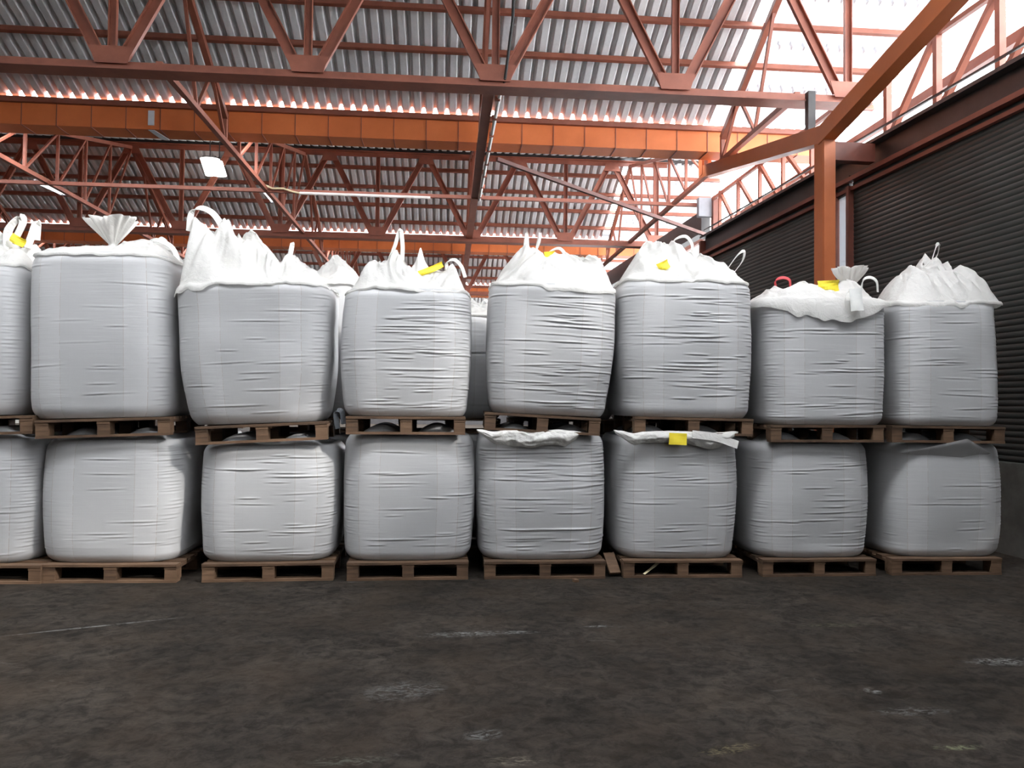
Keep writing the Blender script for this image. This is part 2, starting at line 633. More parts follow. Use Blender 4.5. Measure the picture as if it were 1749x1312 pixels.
for k in (1, 2, 3, 4):
    sheet_run(XL, 4.8, TY(k)+0.05, 8.00, GY(k)+0.06, 6.56, 4, SHEET, 'ceiling')
    sheet_run(4.86, 7.5, TY(k)+0.05, 8.00, GY(k)+0.06, 6.56, 4, CLEAR, 'ceiling')
for k in (0, 1, 2, 3):
    # far slope of each gable, rising away from the gutter; its lowest sheets are left open as a roof light
    y0, y1 = GY(k)+0.45, TY(k+1)
    zz = lambda y: 6.52+(y-y0)/(y1-y0)*1.48
    yo = 4.55 if k == 0 else y0+0.5
    sheet_run(XL, 4.8, y1, zz(y1), yo, zz(yo), 5, SHEET, 'ceiling')
    sheet_run(4.86, 7.5, y1, zz(y1), yo, zz(yo), 5, CLEAR, 'ceiling')
# near slope over the camera
sheet_run(XL, 7.5, TY(0)+0.05, 8.0, GY(0)+0.06, 6.56, 4, SHEET, 'ceiling')
for k in (1, 2, 3, 4):
    struct(MB().box(((XL+7.5)/2, TY(k), 8.06), (7.5-XL, 0.5, 0.16)).build('trim_6', BLACKSTEEL))
mb = MB().add([(XL, TY(0), 8.0), (7.5, TY(0), 8.0), (7.5, -11, 6.4), (XL, -11, 6.4)], [(0, 1, 2, 3)])
struct(mb.build('ceiling', SHEET))

# ---- purlins
ANG = [(-0.03, -0.06), (0.03, -0.06), (0.03, 0.05), (0.018, 0.05), (0.018, -0.045), (-0.03, -0.045)]
BAYN = {1: 'grey corrugated bay nearest the camera', 2: 'bay seen through the middle truss', 3: 'farthest dim bay over the bag tops'}
PORD = ['lowest', 'second lowest', 'second highest', 'highest']
for k in (1, 2, 3):
    for i, d in enumerate((0.55, 1.24, 1.93, 2.62)):
        y = GY(k)-d
        z = 6.56+d*0.45-0.045
        mb = MB().bar((XL, y, z), (7.4, y, z), 0.06, 0.095, (0, 0.41, 1))
        mb.bar((XL, y-0.035, z-0.045), (7.4, y-0.035, z-0.045), 0.075, 0.012)
        tag(mb.build('roof_purlin', STEEL), PORD[i]+' of the four red-brown purlins under the '+BAYN[k], 'purlin', 'purlins under the roof sheets')

# ---- gutters
GL = {1: 'long orange box gutter crossing the hall just under the near corrugated roof', 2: 'second orange box gutter, low across the hall behind the bag tops',
      3: 'third orange gutter, farthest and dimmest, just above the bag tops'}
for k in (1, 2, 3):
    y = GY(k)
    zb, zt = 6.06, 6.42
    t = thing('roof_gutter', GL[k], 'gutter', (0, y, zb))
    mb = MB()
    x1 = 7.0
    mb.add([(XL, y, zb), (x1, y, zb), (x1, y, zt), (XL, y, zt), (XL, y+0.46, zb), (x1, y+0.46, zb), (x1, y+0.46, zt), (XL, y+0.46, zt)],
           [(0, 1, 2, 3), (0, 4, 5, 1), (4, 7, 6, 5)])
    mb.build('gutter_box', ORANGE, t)
    mb = MB().box(((XL+x1)/2, y-0.02, zt+0.03), (x1-XL, 0.10, 0.06))
    mb.box(((XL+x1)/2, y+0.02, zt+0.085), (x1-XL, 0.03, 0.07))
    mb.build('eaves_angle', STEEL, t)
    x = -9.4 if k == 1 else -14.5
    while x < x1:
        mb = MB().box((x, y-0.004, (zb+zt)/2), (0.014, 0.010, zt-zb+0.008))
        mb.add([(x-0.007, y-0.008, zb-0.008), (x+0.007, y-0.008, zb-0.008), (x+0.007, y+0.46, zb-0.008), (x-0.007, y+0.46, zb-0.008),
                (x-0.007, y-0.008, zb+0.004), (x+0.007, y-0.008, zb+0.004), (x+0.007, y+0.46, zb+0.004), (x-0.007, y+0.46, zb+0.004)],
               [(0, 3, 2, 1), (4, 5, 6, 7), (0, 1, 5, 4), (1, 2, 6, 5), (2, 3, 7, 6), (3, 0, 4, 7)])
        mb.build('seam', STEEL, t)
        x += 0.56
# metal patch on the first gutter
P = onY(258, 205, GY(1)-0.02)
mb = MB().box((P[0], GY(1)-0.014, 6.25), (0.10, 0.012, 0.25))
mb.add([(P[0]-0.05, GY(1), 6.045), (P[0]+0.05, GY(1), 6.045), (P[0]+0.14, GY(1)+0.46, 6.045), (P[0]-0.0, GY(1)+0.46, 6.045),
        (P[0]-0.05, GY(1), 6.052), (P[0]+0.05, GY(1), 6.052), (P[0]+0.14, GY(1)+0.46, 6.052), (P[0]-0.0, GY(1)+0.46, 6.052)],
       [(0, 3, 2, 1), (4, 5, 6, 7), (0, 1, 5, 4), (1, 2, 6, 5), (2, 3, 7, 6), (3, 0, 4, 7)])
tag(mb.build('repair_patch', WHITEPAINT), 'small pale bent metal repair strip stuck on the near orange gutter, left', 'patch')

# ---- trusses
TN = [0.571+2.445*i for i in range(-8, 3)]
TL = {1: 'nearest red-brown roof truss, its thick lower chord crossing the whole top of the view',
      2: 'middle roof truss, its V-braced web seen whole below the near orange gutter',
      3: 'far roof truss, its web glimpsed below the second gutter just over the bags'}
ANGP = [(-0.07, -0.055), (0.07, -0.055), (0.07, -0.040), (0.008, -0.040), (0.008, 0.075), (-0.008, 0.075), (-0.008, -0.040), (-0.07, -0.040)]
for k in (1, 2, 3):
    Y = TY(k)
    t = thing('roof_truss', TL[k], 'truss', (TN[0], Y, ZCH))
    x0, x1 = XL, 5.75
    MB().sweep([(-0.09, -0.01), (0.09, -0.01), (0.09, 0.012), (0.012, 0.012), (0.012, 0.12), (-0.012, 0.12), (-0.012, 0.012), (-0.09, 0.012)],
               (x0, Y, ZCH-0.09), (x1, Y, ZCH-0.09)).sweep([(-0.145, -0.03), (0.145, -0.03), (0.145, -0.008), (-0.145, -0.008)], (x0, Y, ZCH-0.09), (x1, Y, ZCH-0.09)).build('bottom_chord', STEEL, t)
    MB().sweep([(-0.09, 0.10), (0.09, 0.10), (0.09, 0.08), (0.012, 0.08), (0.012, -0.03), (-0.012, -0.03), (-0.012, 0.08), (-0.09, 0.08)],
               (x0, Y, ZTOP-0.10), (x1, Y, ZTOP-0.10)).build('top_chord', STEEL, t)
    zb, zt = ZCH+0.02, ZTOP-0.12
    CH = [(-0.072, -0.03), (0.072, -0.03), (0.072, 0.03), (0.058, 0.03), (0.058, -0.018), (-0.058, -0.018), (-0.058, 0.03), (-0.072, 0.03)]
    CV = [(a*0.7, b) for a, b in CH]
    AN = [(-0.04, -0.02), (0.04, -0.02), (0.04, 0.035), (0.03, 0.035), (0.03, -0.01), (-0.04, -0.01)]
    for i, x in enumerate(TN):
        MB().sweep(CV, (x, Y-0.02, zb), (x, Y-0.02, zt), (0, -1, 0)).build('vertical', STEEL, t)
        g = MB()
        a = [(x-0.27, zb+0.19), (x+0.27, zb+0.19), (x+0.20, zb-0.03), (x-0.20, zb-0.03)]
        g.add([(u, Y-0.055, v) for u, v in a]+[(u, Y-0.043, v) for u, v in a], [(0, 3, 2, 1), (4, 5, 6, 7), (0, 1, 5, 4), (1, 2, 6, 5), (2, 3, 7, 6), (3, 0, 4, 7)])
        g.build('gusset', STEEL, t)
        if i < len(TN)-1:
            xm = x+1.2225
            MB().sweep(CH, (x+0.14, Y-0.02, zb+0.05), (xm-0.08, Y-0.02, zt-0.02), (0, -1, 0)).build('diagonal', STEEL, t)
            MB().sweep(CH, (x+2.445-0.14, Y-0.02, zb+0.05), (xm+0.08, Y-0.02, zt-0.02), (0, -1, 0)).build('diagonal', STEEL, t)
            g = MB()
            a = [(xm-0.16, zt+0.03), (xm+0.16, zt+0.03), (xm+0.22, zt-0.16), (xm-0.22, zt-0.16)]
            g.add([(u, Y-0.055, v) for u, v in a]+[(u, Y-0.043, v) for u, v in a], [(0, 3, 2, 1), (4, 5, 6, 7), (0, 1, 5, 4), (1, 2, 6, 5), (2, 3, 7, 6), (3, 0, 4, 7)])
            g.build('gusset', STEEL, t)

# ---- longitudinal girders
GLAB = {-12.25: 'outermost left long roof girder running away under the sheets',
        -8.0: 'long roof girder at far left, running away beside the left tube lamp',
        -3.75: 'long diagonal-looking roof girder crossing from the top left down towards the bags',
        0.5: 'long roof girder straight ahead in mid hall, with a pale conduit along it',
        4.75: 'long roof girder on the right, over the orange Y column'}
for X in XG:
    t = thing('roof_girder', GLAB[X], 'girder', (X, TY(1), ZCH))
    wdt = 0.075 if X == 0.5 else 0.04
    for k in (1, 2, 3):
        ya, yb = TY(k), TY(k+1)
        MB().sweep([(-wdt, -0.04), (wdt, -0.04), (wdt, 0.04), (-wdt, 0.04)], (X, ya, ZCH+0.02), (X, yb, ZCH+0.02)).build('bottom_chord', STEEL, t)
        yg = GY(k)-0.35
        MB().bar((X, ya, ZTOP-0.12), (X, yg, ZCH+0.42), 0.09, 0.10).build('rafter', STEEL, t)
        MB().bar((X, yg, ZCH+0.46), (X, yg, ZCH), 0.07, 0.07, (0, 1, 0)).build('vertical', STEEL, t)
        MB().bar((X, GY(k)+0.55, ZCH+0.55), (X, yb, ZTOP-0.12), 0.07, 0.08).build('rafter', STEEL, t)
        # near side zigzag
        ys = [ya+1.0, ya+1.45, ya+2.15, yg]
        for a, b in ((ya+0.75, ya+1.45), (ya+2.1, ya+1.45), (ya+2.1, yg)):
            zt_ = ZTOP-0.12+(a-ya)/(yg-ya)*(ZCH+0.42-(ZTOP-0.12))
            MB().bar((X, a, zt_), (X, b, ZCH+0.03), 0.045, 0.045, (0, 1, 0)).build('web_bar', STEEL, t)
        # far side: verticals with diagonals
        n = 5
        yy = [GY(k)+0.5+i*(yb-GY(k)-0.5)/n for i in range(n+1)]
        zt_ = lambda y: ZCH+0.55+(y-GY(k)-0.55)/(yb-GY(k)-0.55)*(ZTOP-0.12-ZCH-0.55)
        for i in range(n):
            MB().bar((X, yy[i], ZCH+0.03), (X, yy[i], zt_(yy[i])), 0.05, 0.05, (0, 1, 0)).build('web_bar', STEEL, t)
            MB().bar((X, yy[i], ZCH+0.03), (X, yy[i+1], zt_(yy[i+1])), 0.04, 0.04, (0, 1, 0)).build('web_bar', STEEL, t)

# pale conduit under the middle girder
mb = MB().ring([(0.66, 9.9, ZCH-0.03), (0.62, 13.2, ZCH-0.04), (0.60, 15.6, ZCH-0.04)], 0.028)
t = tag(mb.build('conduit_pipe', PIPEWHITE), 'pale conduit clipped along the middle roof girder', 'conduit')
for y in np.linspace(10.3, 15.3, 8):
    MB().box((0.63, y, ZCH-0.04), (0.075, 0.03, 0.075)).build('clip', STEEL, t)
mb = MB().ring([(0.74, 8.9, 6.9), (0.76, 9.4, 6.4), (0.70, 9.8, 5.8), (0.68, 9.9, ZCH-0.03)], 0.02)
tag(mb.build('cable', BLACKCABLE), 'dark cable looping down to the middle girder at the top of the view', 'cable')

# tie beam across at lamp level, with pale pipe lying on it
YT = 15.55
mb = MB()
mb.sweep([(-0.04, -0.035), (0.04, -0.035), (0.04, 0.035), (-0.04, 0.035)], (XL, YT, ZCH+0.0), (5.4, YT, ZCH+0.0))
tag(mb.build('tie_beam', STEEL), 'thin dark steel tie running across the hall behind the near gutter at lamp level', 'tie')
A = onY(470, 322, 15.45)
B = onY(512, 330, 15.45)
D = onY(735, 338, 15.45)
mb = MB().rod(B, D, 0.03)
tag(mb.build('white_pipe', PIPEWHITE), 'long pale pipe lying along the tie between the middle and right tube lamps', 'pipe')
mb = MB().ring([onY(452, 316, 15.45), onY(465, 322, 15.45), onY(484, 322, 15.45), onY(498, 327, 15.45), B], 0.02)
tag(mb.build('cream_rope', ROPE), 'cream cord tying the end of the pale pipe to the middle tube lamp', 'rope')
# diagonal brace on the right
mb = MB().bar((0.80, 12.97, ZCH-0.02), tuple(onY(1213, 404, 15.0)), 0.065, 0.065)
tag(mb.build('diagonal_brace', BROWNSTEEL), 'single thin diagonal brace sloping down right from the middle girder', 'brace')

# ---- orange Y column with arms
CX0, CY0 = 4.79, 9.2
t = thing('y_column', 'orange steel Y-shaped column rising behind the sixth bag from the left', 'column', (CX0, CY0, 0))
zj = 4.93
MB().box((CX0, CY0, zj/2), (0.03, 0.23, zj)).box((CX0+0.005, CY0-0.12, zj/2), (0.15, 0.02, zj)).box((CX0+0.005, CY0+0.12, zj/2), (0.15, 0.02, zj)).box((CX0-0.070, CY0, zj/2), (0.012, 0.22, zj)).build('shaft', COLP, t)
MB().bar((CX0+0.003, CY0-0.02, 4.99), (CX0+0.003, 13.8, 5.92), 0.17, 0.22).build('arm', COLP, t)
MB().bar((CX0-0.003, CY0+0.02, 4.97), (CX0-0.003, 4.2, 5.93), 0.17, 0.22).build('arm', COLP, t)
MB().box((CX0, 13.72, 6.0), (0.18, 0.2, 0.34)).build('end_stub', COLP, t)
mb = MB().bar((CX0+0.09, CY0+0.08, 4.80), (wall_x(9.3)-0.1, 9.3, 4.80), 0.14, 0.24)
mb.build('wall_bracket', DARKRED, t)
MB().box((CX0+0.06, CY0+0.50, 5.40), (0.10, 0.10, 0.72)).build('truss_post', BLACKSTEEL, t)

# ---- edge truss over the header
t = thing('edge_truss', 'dark steel edge truss standing on the shutter header along the right side', 'truss', (wall_x(9.2), 9.2, 5.0))
zb, zt = 5.04, 5.88
wx = lambda y: wall_x(y)+0.06
MB().bar((wx(0.0), 0.0, zt+0.03), (wx(9.3), 9.3, zt+0.03), 0.06, 0.06).build('top_chord', STEEL, t)
MB().bar((wx(9.4), 9.4, zt+0.0), (wx(14.9), 14.9, zt-0.15), 0.06, 0.06).build('top_chord', STEEL, t)
mb = MB().bar((wx(0.0)-0.14, 0.0, zb+0.06), (wx(15.0)-0.14, 15.0, zb+0.06), 0.025, 0.025)
mb.build('bottom_chord', BLACKSTEEL, t)
ys = [3.58, 4.52, 5.46, 6.40, 7.34, 8.29, 9.22]
for i, y in enumerate(ys):
    MB().bar((wx(y), y, zb-0.04), (wx(y), y, zt+0.02), 0.075, 0.075, (0, 1, 0)).build('vertical', STEEL, t)
    if i < len(ys)-1:
        MB().bar((wx(y), y+0.06, zt), (wx(ys[i+1]), ys[i+1]-0.12, zb), 0.07, 0.07, (0, 1, 0)).build('diagonal', STEEL, t)
ys = [11.07, 11.97, 12.81, 13.70, 14.54]
for i, y in enumerate(ys):
    MB().bar((wx(y), y, zb-0.04), (wx(y), y, zt-0.08), 0.06, 0.06, (0, 1, 0)).build('vertical', STEEL, t)
    if i < len(ys)-1:
        MB().bar((wx(ys[i+1]), ys[i+1], zt-0.1), (wx(y), y+0.2, zb), 0.06, 0.06, (0, 1, 0)).build('diagonal', STEEL, t)
# outer eaves beam
mb = MB().bar((6.54, -8.0, 5.80), (6.54, 40, 5.80), 0.10, 0.13)
tag(mb.build('eaves_beam', STEEL), 'red-brown eaves beam outside the edge truss along the bright open side', 'beam')
# post and box near the header end
P = onY(1214, 380, 15.1)
t = thing('junction_box', 'pale grey square box fixed high by the dark post where the shutter wall ends', 'box', tuple(P))
c = onY(1206, 355, 15.4)
MB().box(tuple(c), (0.36, 0.14, 0.40)).build('cabinet', GREYPAINT, t)
c2 = onY(1224, 372, 15.12)
mb = MB().box((c2[0]+0.02, 15.3, 5.35), (0.10, 0.14, 1.0))
tag(mb.build('steel_post', DARKRED), 'short dark post on the end of the shutter header, beside the grey box', 'post')
mb = MB().box((wall_x(15.1)-0.02, 15.12, 2.45), (0.22, 0.1, 4.9))
struct(mb.build('trim_4', DARKRED))

# ---- lamps


def roof_z(Y):
    for k in range(0, 5):
        if TY(k) <= Y < GY(k)+0.45:
            return 8.0-(Y-TY(k))*0.45
        if GY(k)+0.45 <= Y < TY(k+1):
            return 6.52+(Y-GY(k)-0.45)/(TY(k+1)-GY(k)-0.45)*1.48
    return 7.0


def high_bay(px, py, Y, r, h, label):
    P = onY(px, py, Y)
    t = thing('pendant_lamp', label, 'lamp', tuple(P), 'lit pendant lamps')
    n = 20
    vs = []
    for rr, z in ((r*0.42, h), (r, 0)):
        vs += [(P[0]+rr*math.cos(2*PI*i/n), P[1]+rr*math.sin(2*PI*i/n), P[2]+z) for i in range(n)]
    mb = MB().add(vs, [(i, (i+1) % n, n+(i+1) % n, n+i) for i in range(n)]+[tuple(range(n))])
    mb.build('lamp_shade', GLOW, t)
    MB().add(vs[n:], [tuple(range(n))]).build('diffuser', GLOW, t)
    MB().rod((P[0], P[1], P[2]+h), (P[0], P[1], P[2]+h+0.10), r*0.18).build('cap', BLACKSTEEL, t)
    MB().rod((P[0], P[1], P[2]+h+0.10), (P[0], P[1], max(P[2]+h+0.2, roof_z(P[1]))), 0.012, 6).build('stem', BLACKSTEEL, t)
    return t


def cone_down(px, py, Y, label):
    """a bright flood lamp: wide top, narrow foot"""
    P = onY(px, py, Y)
    t = thing('pendant_lamp', label, 'lamp', tuple(P))
    n = 20
    rs = ((0.09, 0.0), (0.21, 0.36), (0.22, 0.38))
    vs = []
    for rr, z in rs:
        vs += [(P[0]+rr*math.cos(2*PI*i/n), P[1]+rr*math.sin(2*PI*i/n)*0.7, P[2]+z) for i in range(n)]
    fs = []
    for k in range(2):
        fs += [(k*n+i, (k*n+(i+1) % n), (k+1)*n+(i+1) % n, (k+1)*n+i) for i in range(n)]
    fs += [tuple(range(n)), tuple(range(2*n, 3*n))]
    MB().add(vs, fs).build('lens', GLOW, t)
    MB().box((P[0], P[1], P[2]+0.41), (0.3, 0.12, 0.06)).build('bracket', BLACKSTEEL, t)
    MB().rod((P[0], P[1], P[2]+0.4), (P[0], P[1], max(P[2]+0.6, roof_z(P[1]))), 0.012, 6).build('stem', BLACKSTEEL, t)
    return t


cone_down(358, 300, 17.6, 'brighter left one of two overlapping lit lamps under the second roof bay')
high_bay(374, 299, 18.9, 0.18, 0.34, 'right one of two overlapping lit lamps, partly hidden by a truss diagonal')
high_bay(490, 420, 27.0, 0.42, 0.30, 'distant glowing lamp just right of the tallest bag top, below the far gutter')
high_bay(53, 408, 26.5, 0.34, 0.34, 'distant glowing lamp at far left between the bag loops')
high_bay(703, 414, 28.5, 0.10, 0.12, 'tiny distant glowing lamp below the far gutter in mid hall')


def tube_lamp(p0, p1, Y0, Y1, label, tan=False):
    A = onY(*p0, Y0)
    B = onY(*p1, Y1)
    t = thing('tube_lamp', label, 'lamp', tuple((A+B)/2))
    A = np.array(A)
    B = np.array(B)
    MB().sweep([(-0.07, 0.03), (0.07, 0.03), (0.05, 0.07), (-0.05, 0.07)], A, B).build('housing', WHITEPAINT, t)
    for s in (-0.035, 0.035):
        MB().rod(A+[s, 0, 0.01], B+[s, 0, 0.01], 0.022).build('tube', TUBE, t)
    for q in (A, B):
        MB().box((q[0], q[1], q[2]+0.02), (0.15, 0.03, 0.09)).build('end_cap', GREYPAINT, t)
    gx = min(XG, key=lambda g: abs(g-A[0]))
    for f_ in (0.2, 0.8):
        q = A+(B-A)*f_
        MB().rod((q[0], q[1], q[2]+0.05), (gx, q[1], ZCH+0.0), 0.01, 6).build('hanger', ROPE, t)
    if tan:
        q = A+(B-A)*0.15
        MB().box((q[0]-0.03, q[1], q[2]+0.13), (0.10, 0.5, 0.09)).build('ballast', BRASS, t)
    return t


tube_lamp((64, 312), (107, 332), 15.6, 17.6, 'white tube lamp hung on the far left girder, tan bracket at its near end', True)
tube_lamp((450, 324), (467, 345), 15.9, 17.8, 'white tube lamp hung on the long girder above the gap beside the tallest bag', False)
tube_lamp((812, 338), (809, 362), 16.0, 18.4, 'white tube lamp seen end-on below the middle girder', False)
mb = MB().ring([onY(806, 336, 15.9), onY(812, 330, 15.9), onY(820, 334, 15.9), onY(817, 340, 15.9)], 0.02)
tag(mb.build('cream_rope', ROPE), 'knot of cream cord above the end-on tube lamp in mid hall', 'rope')

# ------------------------------------------------------------------ noise for cloth


def vnoise(P, seed=0):
    """smooth value noise, P (n,3) -> (-1..1)"""
    P = np.asarray(P, float)
    i = np.floor(P).astype(np.int64)
    f_ = P-i
    f_ = f_*f_*(3-2*f_)
    r = 0

    def h(a, b, c):
        n = (a*73856093) ^ (b*19349663) ^ (c*83492791) ^ (seed*2654435761 & 0xffffffff)
        n = (n ^ (n >> 13))*1274126177 & 0x7fffffff
        n = (n ^ (n >> 16)) & 0xffff
        return n/32767.5-1
    for dx in (0, 1):
        for dy in (0, 1):
            for dz in (0, 1):
                wgt = (f_[:, 0] if dx else 1-f_[:, 0])*(f_[:, 1] if dy else 1-f_[:, 1])*(f_[:, 2] if dz else 1-f_[:, 2])
                r = r+wgt*h(i[:, 0]+dx, i[:, 1]+dy, i[:, 2]+dz)
    return r


def ridged(P, seed, octs=3):
    r = 0
    a = 1.0
    s = 0
    for o in range(octs):
        r = r+a*(1-2*np.abs(vnoise(P*(1.9**o), seed+o*7)))
        s += a
        a *= 0.5
    return r/s


def mesh_np(name, V, F, mat, parent=None, uv=None, smooth=True):
    me = bpy.data.meshes.new(name)
    F = np.asarray(F, np.int32)
    nf = len(F)
    me.vertices.add(len(V))
    me.vertices.foreach_set('co', np.asarray(V, np.float32).ravel())
    me.loops.add(nf*4)
    me.loops.foreach_set('vertex_index', F.ravel())
    me.polygons.add(nf)
    me.polygons.foreach_set('loop_start', np.arange(0, nf*4, 4, dtype=np.int32))
    me.polygons.foreach_set('loop_total', np.full(nf, 4, np.int32))
    me.polygons.foreach_set('use_smooth', np.full(nf, smooth))
    me.materials.append(mat)
    if uv is not None:
        l = me.uv_layers.new(name='UVMap')
        l.data.foreach_set('uv', np.asarray(uv, np.float32)[F.ravel()].ravel())
    me.update(calc_edges=True)
    me.validate()
    o = bpy.data.objects.new(name, me)
    C.objects.link(o)
    if parent is not None:
        o.parent = parent
    return o


def grid_faces(nr, nc, wrap=True):
    r = np.arange(nr-1)[:, None]
    c = np.arange(nc if wrap else nc-1)[None, :]
    c2 = (c+1) % nc
    return np.stack([r*nc+c, r*nc+c2, (r+1)*nc+c2, (r+1)*nc+c], -1).reshape(-1, 4)


def super_r(th, n):
    return (np.abs(np.cos(th))**n+np.abs(np.sin(th))**n)**(-1/n)


def bag_shape(w, d, h, v, th, n, prof):
    """radius scale of the wall at height fraction v"""
    lo, mid, hi = prof
    s = lo+(mid-lo)*np.sin(np.clip(v/0.55, 0, 1)*PI/2)
    s = np.where(v > 0.55, mid+(hi-mid)*((v-0.55)/0.45)**2, s)
    s = s*(1-0.065*np.clip(1-v/0.075, 0, 1)**2.2)
    s = s*(1-0.05*np.clip((v-0.93)/0.07, 0, 1)**2)
    return s


def make_body(parent, w, d, h, seed, n=4.6, prof=(0.97, 1.03, 0.99), nu=220, nv=250, creases=None, crease_amp=1.0, ncr=30, lean=0.0, dome=0.03, channels=False):
    rng = np.random.RandomState(seed)
    # columns: angle measured so that u=0 is the middle of the front (-Y)
    uu = np.linspace(-1, 1, nu, endpoint=False)
    th = -PI/2+uu*PI
    rr = super_r(th, n)
    cx = rr*np.cos(th)
    cy = rr*np.sin(th)
    # arc length in metres
    xs = cx*w/2
    ys = cy*d/2
    seg = np.hypot(np.diff(np.append(xs, xs[0])), np.diff(np.append(ys, ys[0])))
    arc = np.concatenate([[0], np.cumsum(seg)[:-1]])
    i0 = np.argmin(np.abs(uu))
    arc = arc-arc[i0]
    v = np.linspace(0, 1, nv)
    # denser towards the foot and the rim
    VV, A = np.meshgrid(v, arc, indexing='ij')
    TH = np.broadcast_to(th, VV.shape)
    s = bag_shape(w, d, h, VV, TH, n, prof)
    X = xs[None, :]*s
    Yc = ys[None, :]*s
    Z = VV*h
    # foot radius
    Z = Z-0.0
    nx = np.cos(TH)
    ny = np.sin(TH)
    P = np.stack([A.ravel()*1.6, Z.ravel()*1.6, np.full(A.size, seed*3.1)], -1)
    disp = 0.016*vnoise(P, seed).reshape(A.shape)+0.006*vnoise(P*2.7, seed+5).reshape(A.shape)
    # belly of each side
    env = np.clip(VV*8, 0, 1)*np.clip((1-VV)*12, 0, 1)
    disp = disp*env
    cr = creases or []
    auto = []
    for _ in range(ncr):
        z0 = rng.uniform(0.06, 0.93)*h
        a0 = rng.normal(0.12, 0.26)
        L = rng.uniform(0.06, 0.26)
        auto.append((a0, z0, L, rng.uniform(0.002, 0.0055), rng.normal(0.01, 0.02), rng.uniform(-0.03, 0.06)))
    # tight short puckers at the front right edge
    for z0 in np.arange(0.08, 0.95, 0.028)*h:
        if rng.rand() < 0.75:
            auto.append((w*0.47+rng.normal(0, 0.03), z0+rng.normal(0, 0.004), rng.uniform(0.05, 0.14), rng.uniform(0.0015, 0.0035), rng.normal(0.02, 0.02), 0.03))
            if rng.rand() < 0.5:
                auto.append((-w*0.47+rng.normal(0, 0.03), z0+rng.normal(0, 0.004), rng.uniform(0.05, 0.12), rng.uniform(0.001, 0.0025), rng.normal(-0.02, 0.02), 0.03))
    for a0, z0, L, amp, tilt, curv in auto+list(cr):
        da = A-a0
        m = np.abs(da) < L*1.25
        if not m.any():
            continue
        zc = z0+tilt*da+curv*da*da
        dz = (Z-zc)
        wid = 0.0068
        g = np.exp(-(dz/wid)**2)-0.65*np.exp(-((dz+0.012)/(wid*1.1))**2)
        win = np.clip(1-(da/(L*1.2))**2, 0, 1)**1.5
        disp = disp+amp*crease_amp*g*win
    X = X+nx*disp
    Yc = Yc+ny*disp
    X = X+lean*(VV**1.5)
    rows = [np.stack([X, Yc, Z], -1).reshape(-1, 3)]
    UV = [np.stack([A, Z], -1).reshape(-1, 2)]
    # domed top closing inwards
    top = np.stack([X[-1], Yc[-1], Z[-1]], -1)
    cxm = top.mean(0)
    nt_ = 12
    for q in range(1, nt_+1):
        f_ = 1-q/nt_
        ring = cxm+(top-cxm)*f_
        ring[:, 2] = h+dome*(1-f_**2)
        if channels:
            fr = (np.abs(np.sin(np.clip((np.abs(ring[:, 0]-cxm[0])-0.055)/0.38, 0, 1)*PI)))
            deep = np.clip((ring[:, 1]+d*0.5-0.07)/0.10, 0, 1)*np.clip((d*0.5-0.08-ring[:, 1])/0.1, 0, 1)
            ring[:, 2] += 0.088*fr*deep
        rows.append(ring)
        UV.append(np.stack([arc*f_, np.full(nu, h+(1-f_)*w/2)], -1))
    # bottom
    bot = np.stack([X[0], Yc[0], Z[0]], -1)
    bc = bot.mean(0)
    pre = []
    preuv = []
    for q in (0.0, 0.5):
        ring = bc+(bot-bc)*q
        pre.append(ring)
        preuv.append(np.stack([arc*q, np.full(nu, -0.1)], -1))
    V = np.concatenate(pre+rows)
    U = np.concatenate(preuv+UV)
    nr = len(V)//nu
    o = mesh_np('bag_body', V, grid_faces(nr, nu), BAG, parent, U)
    return o


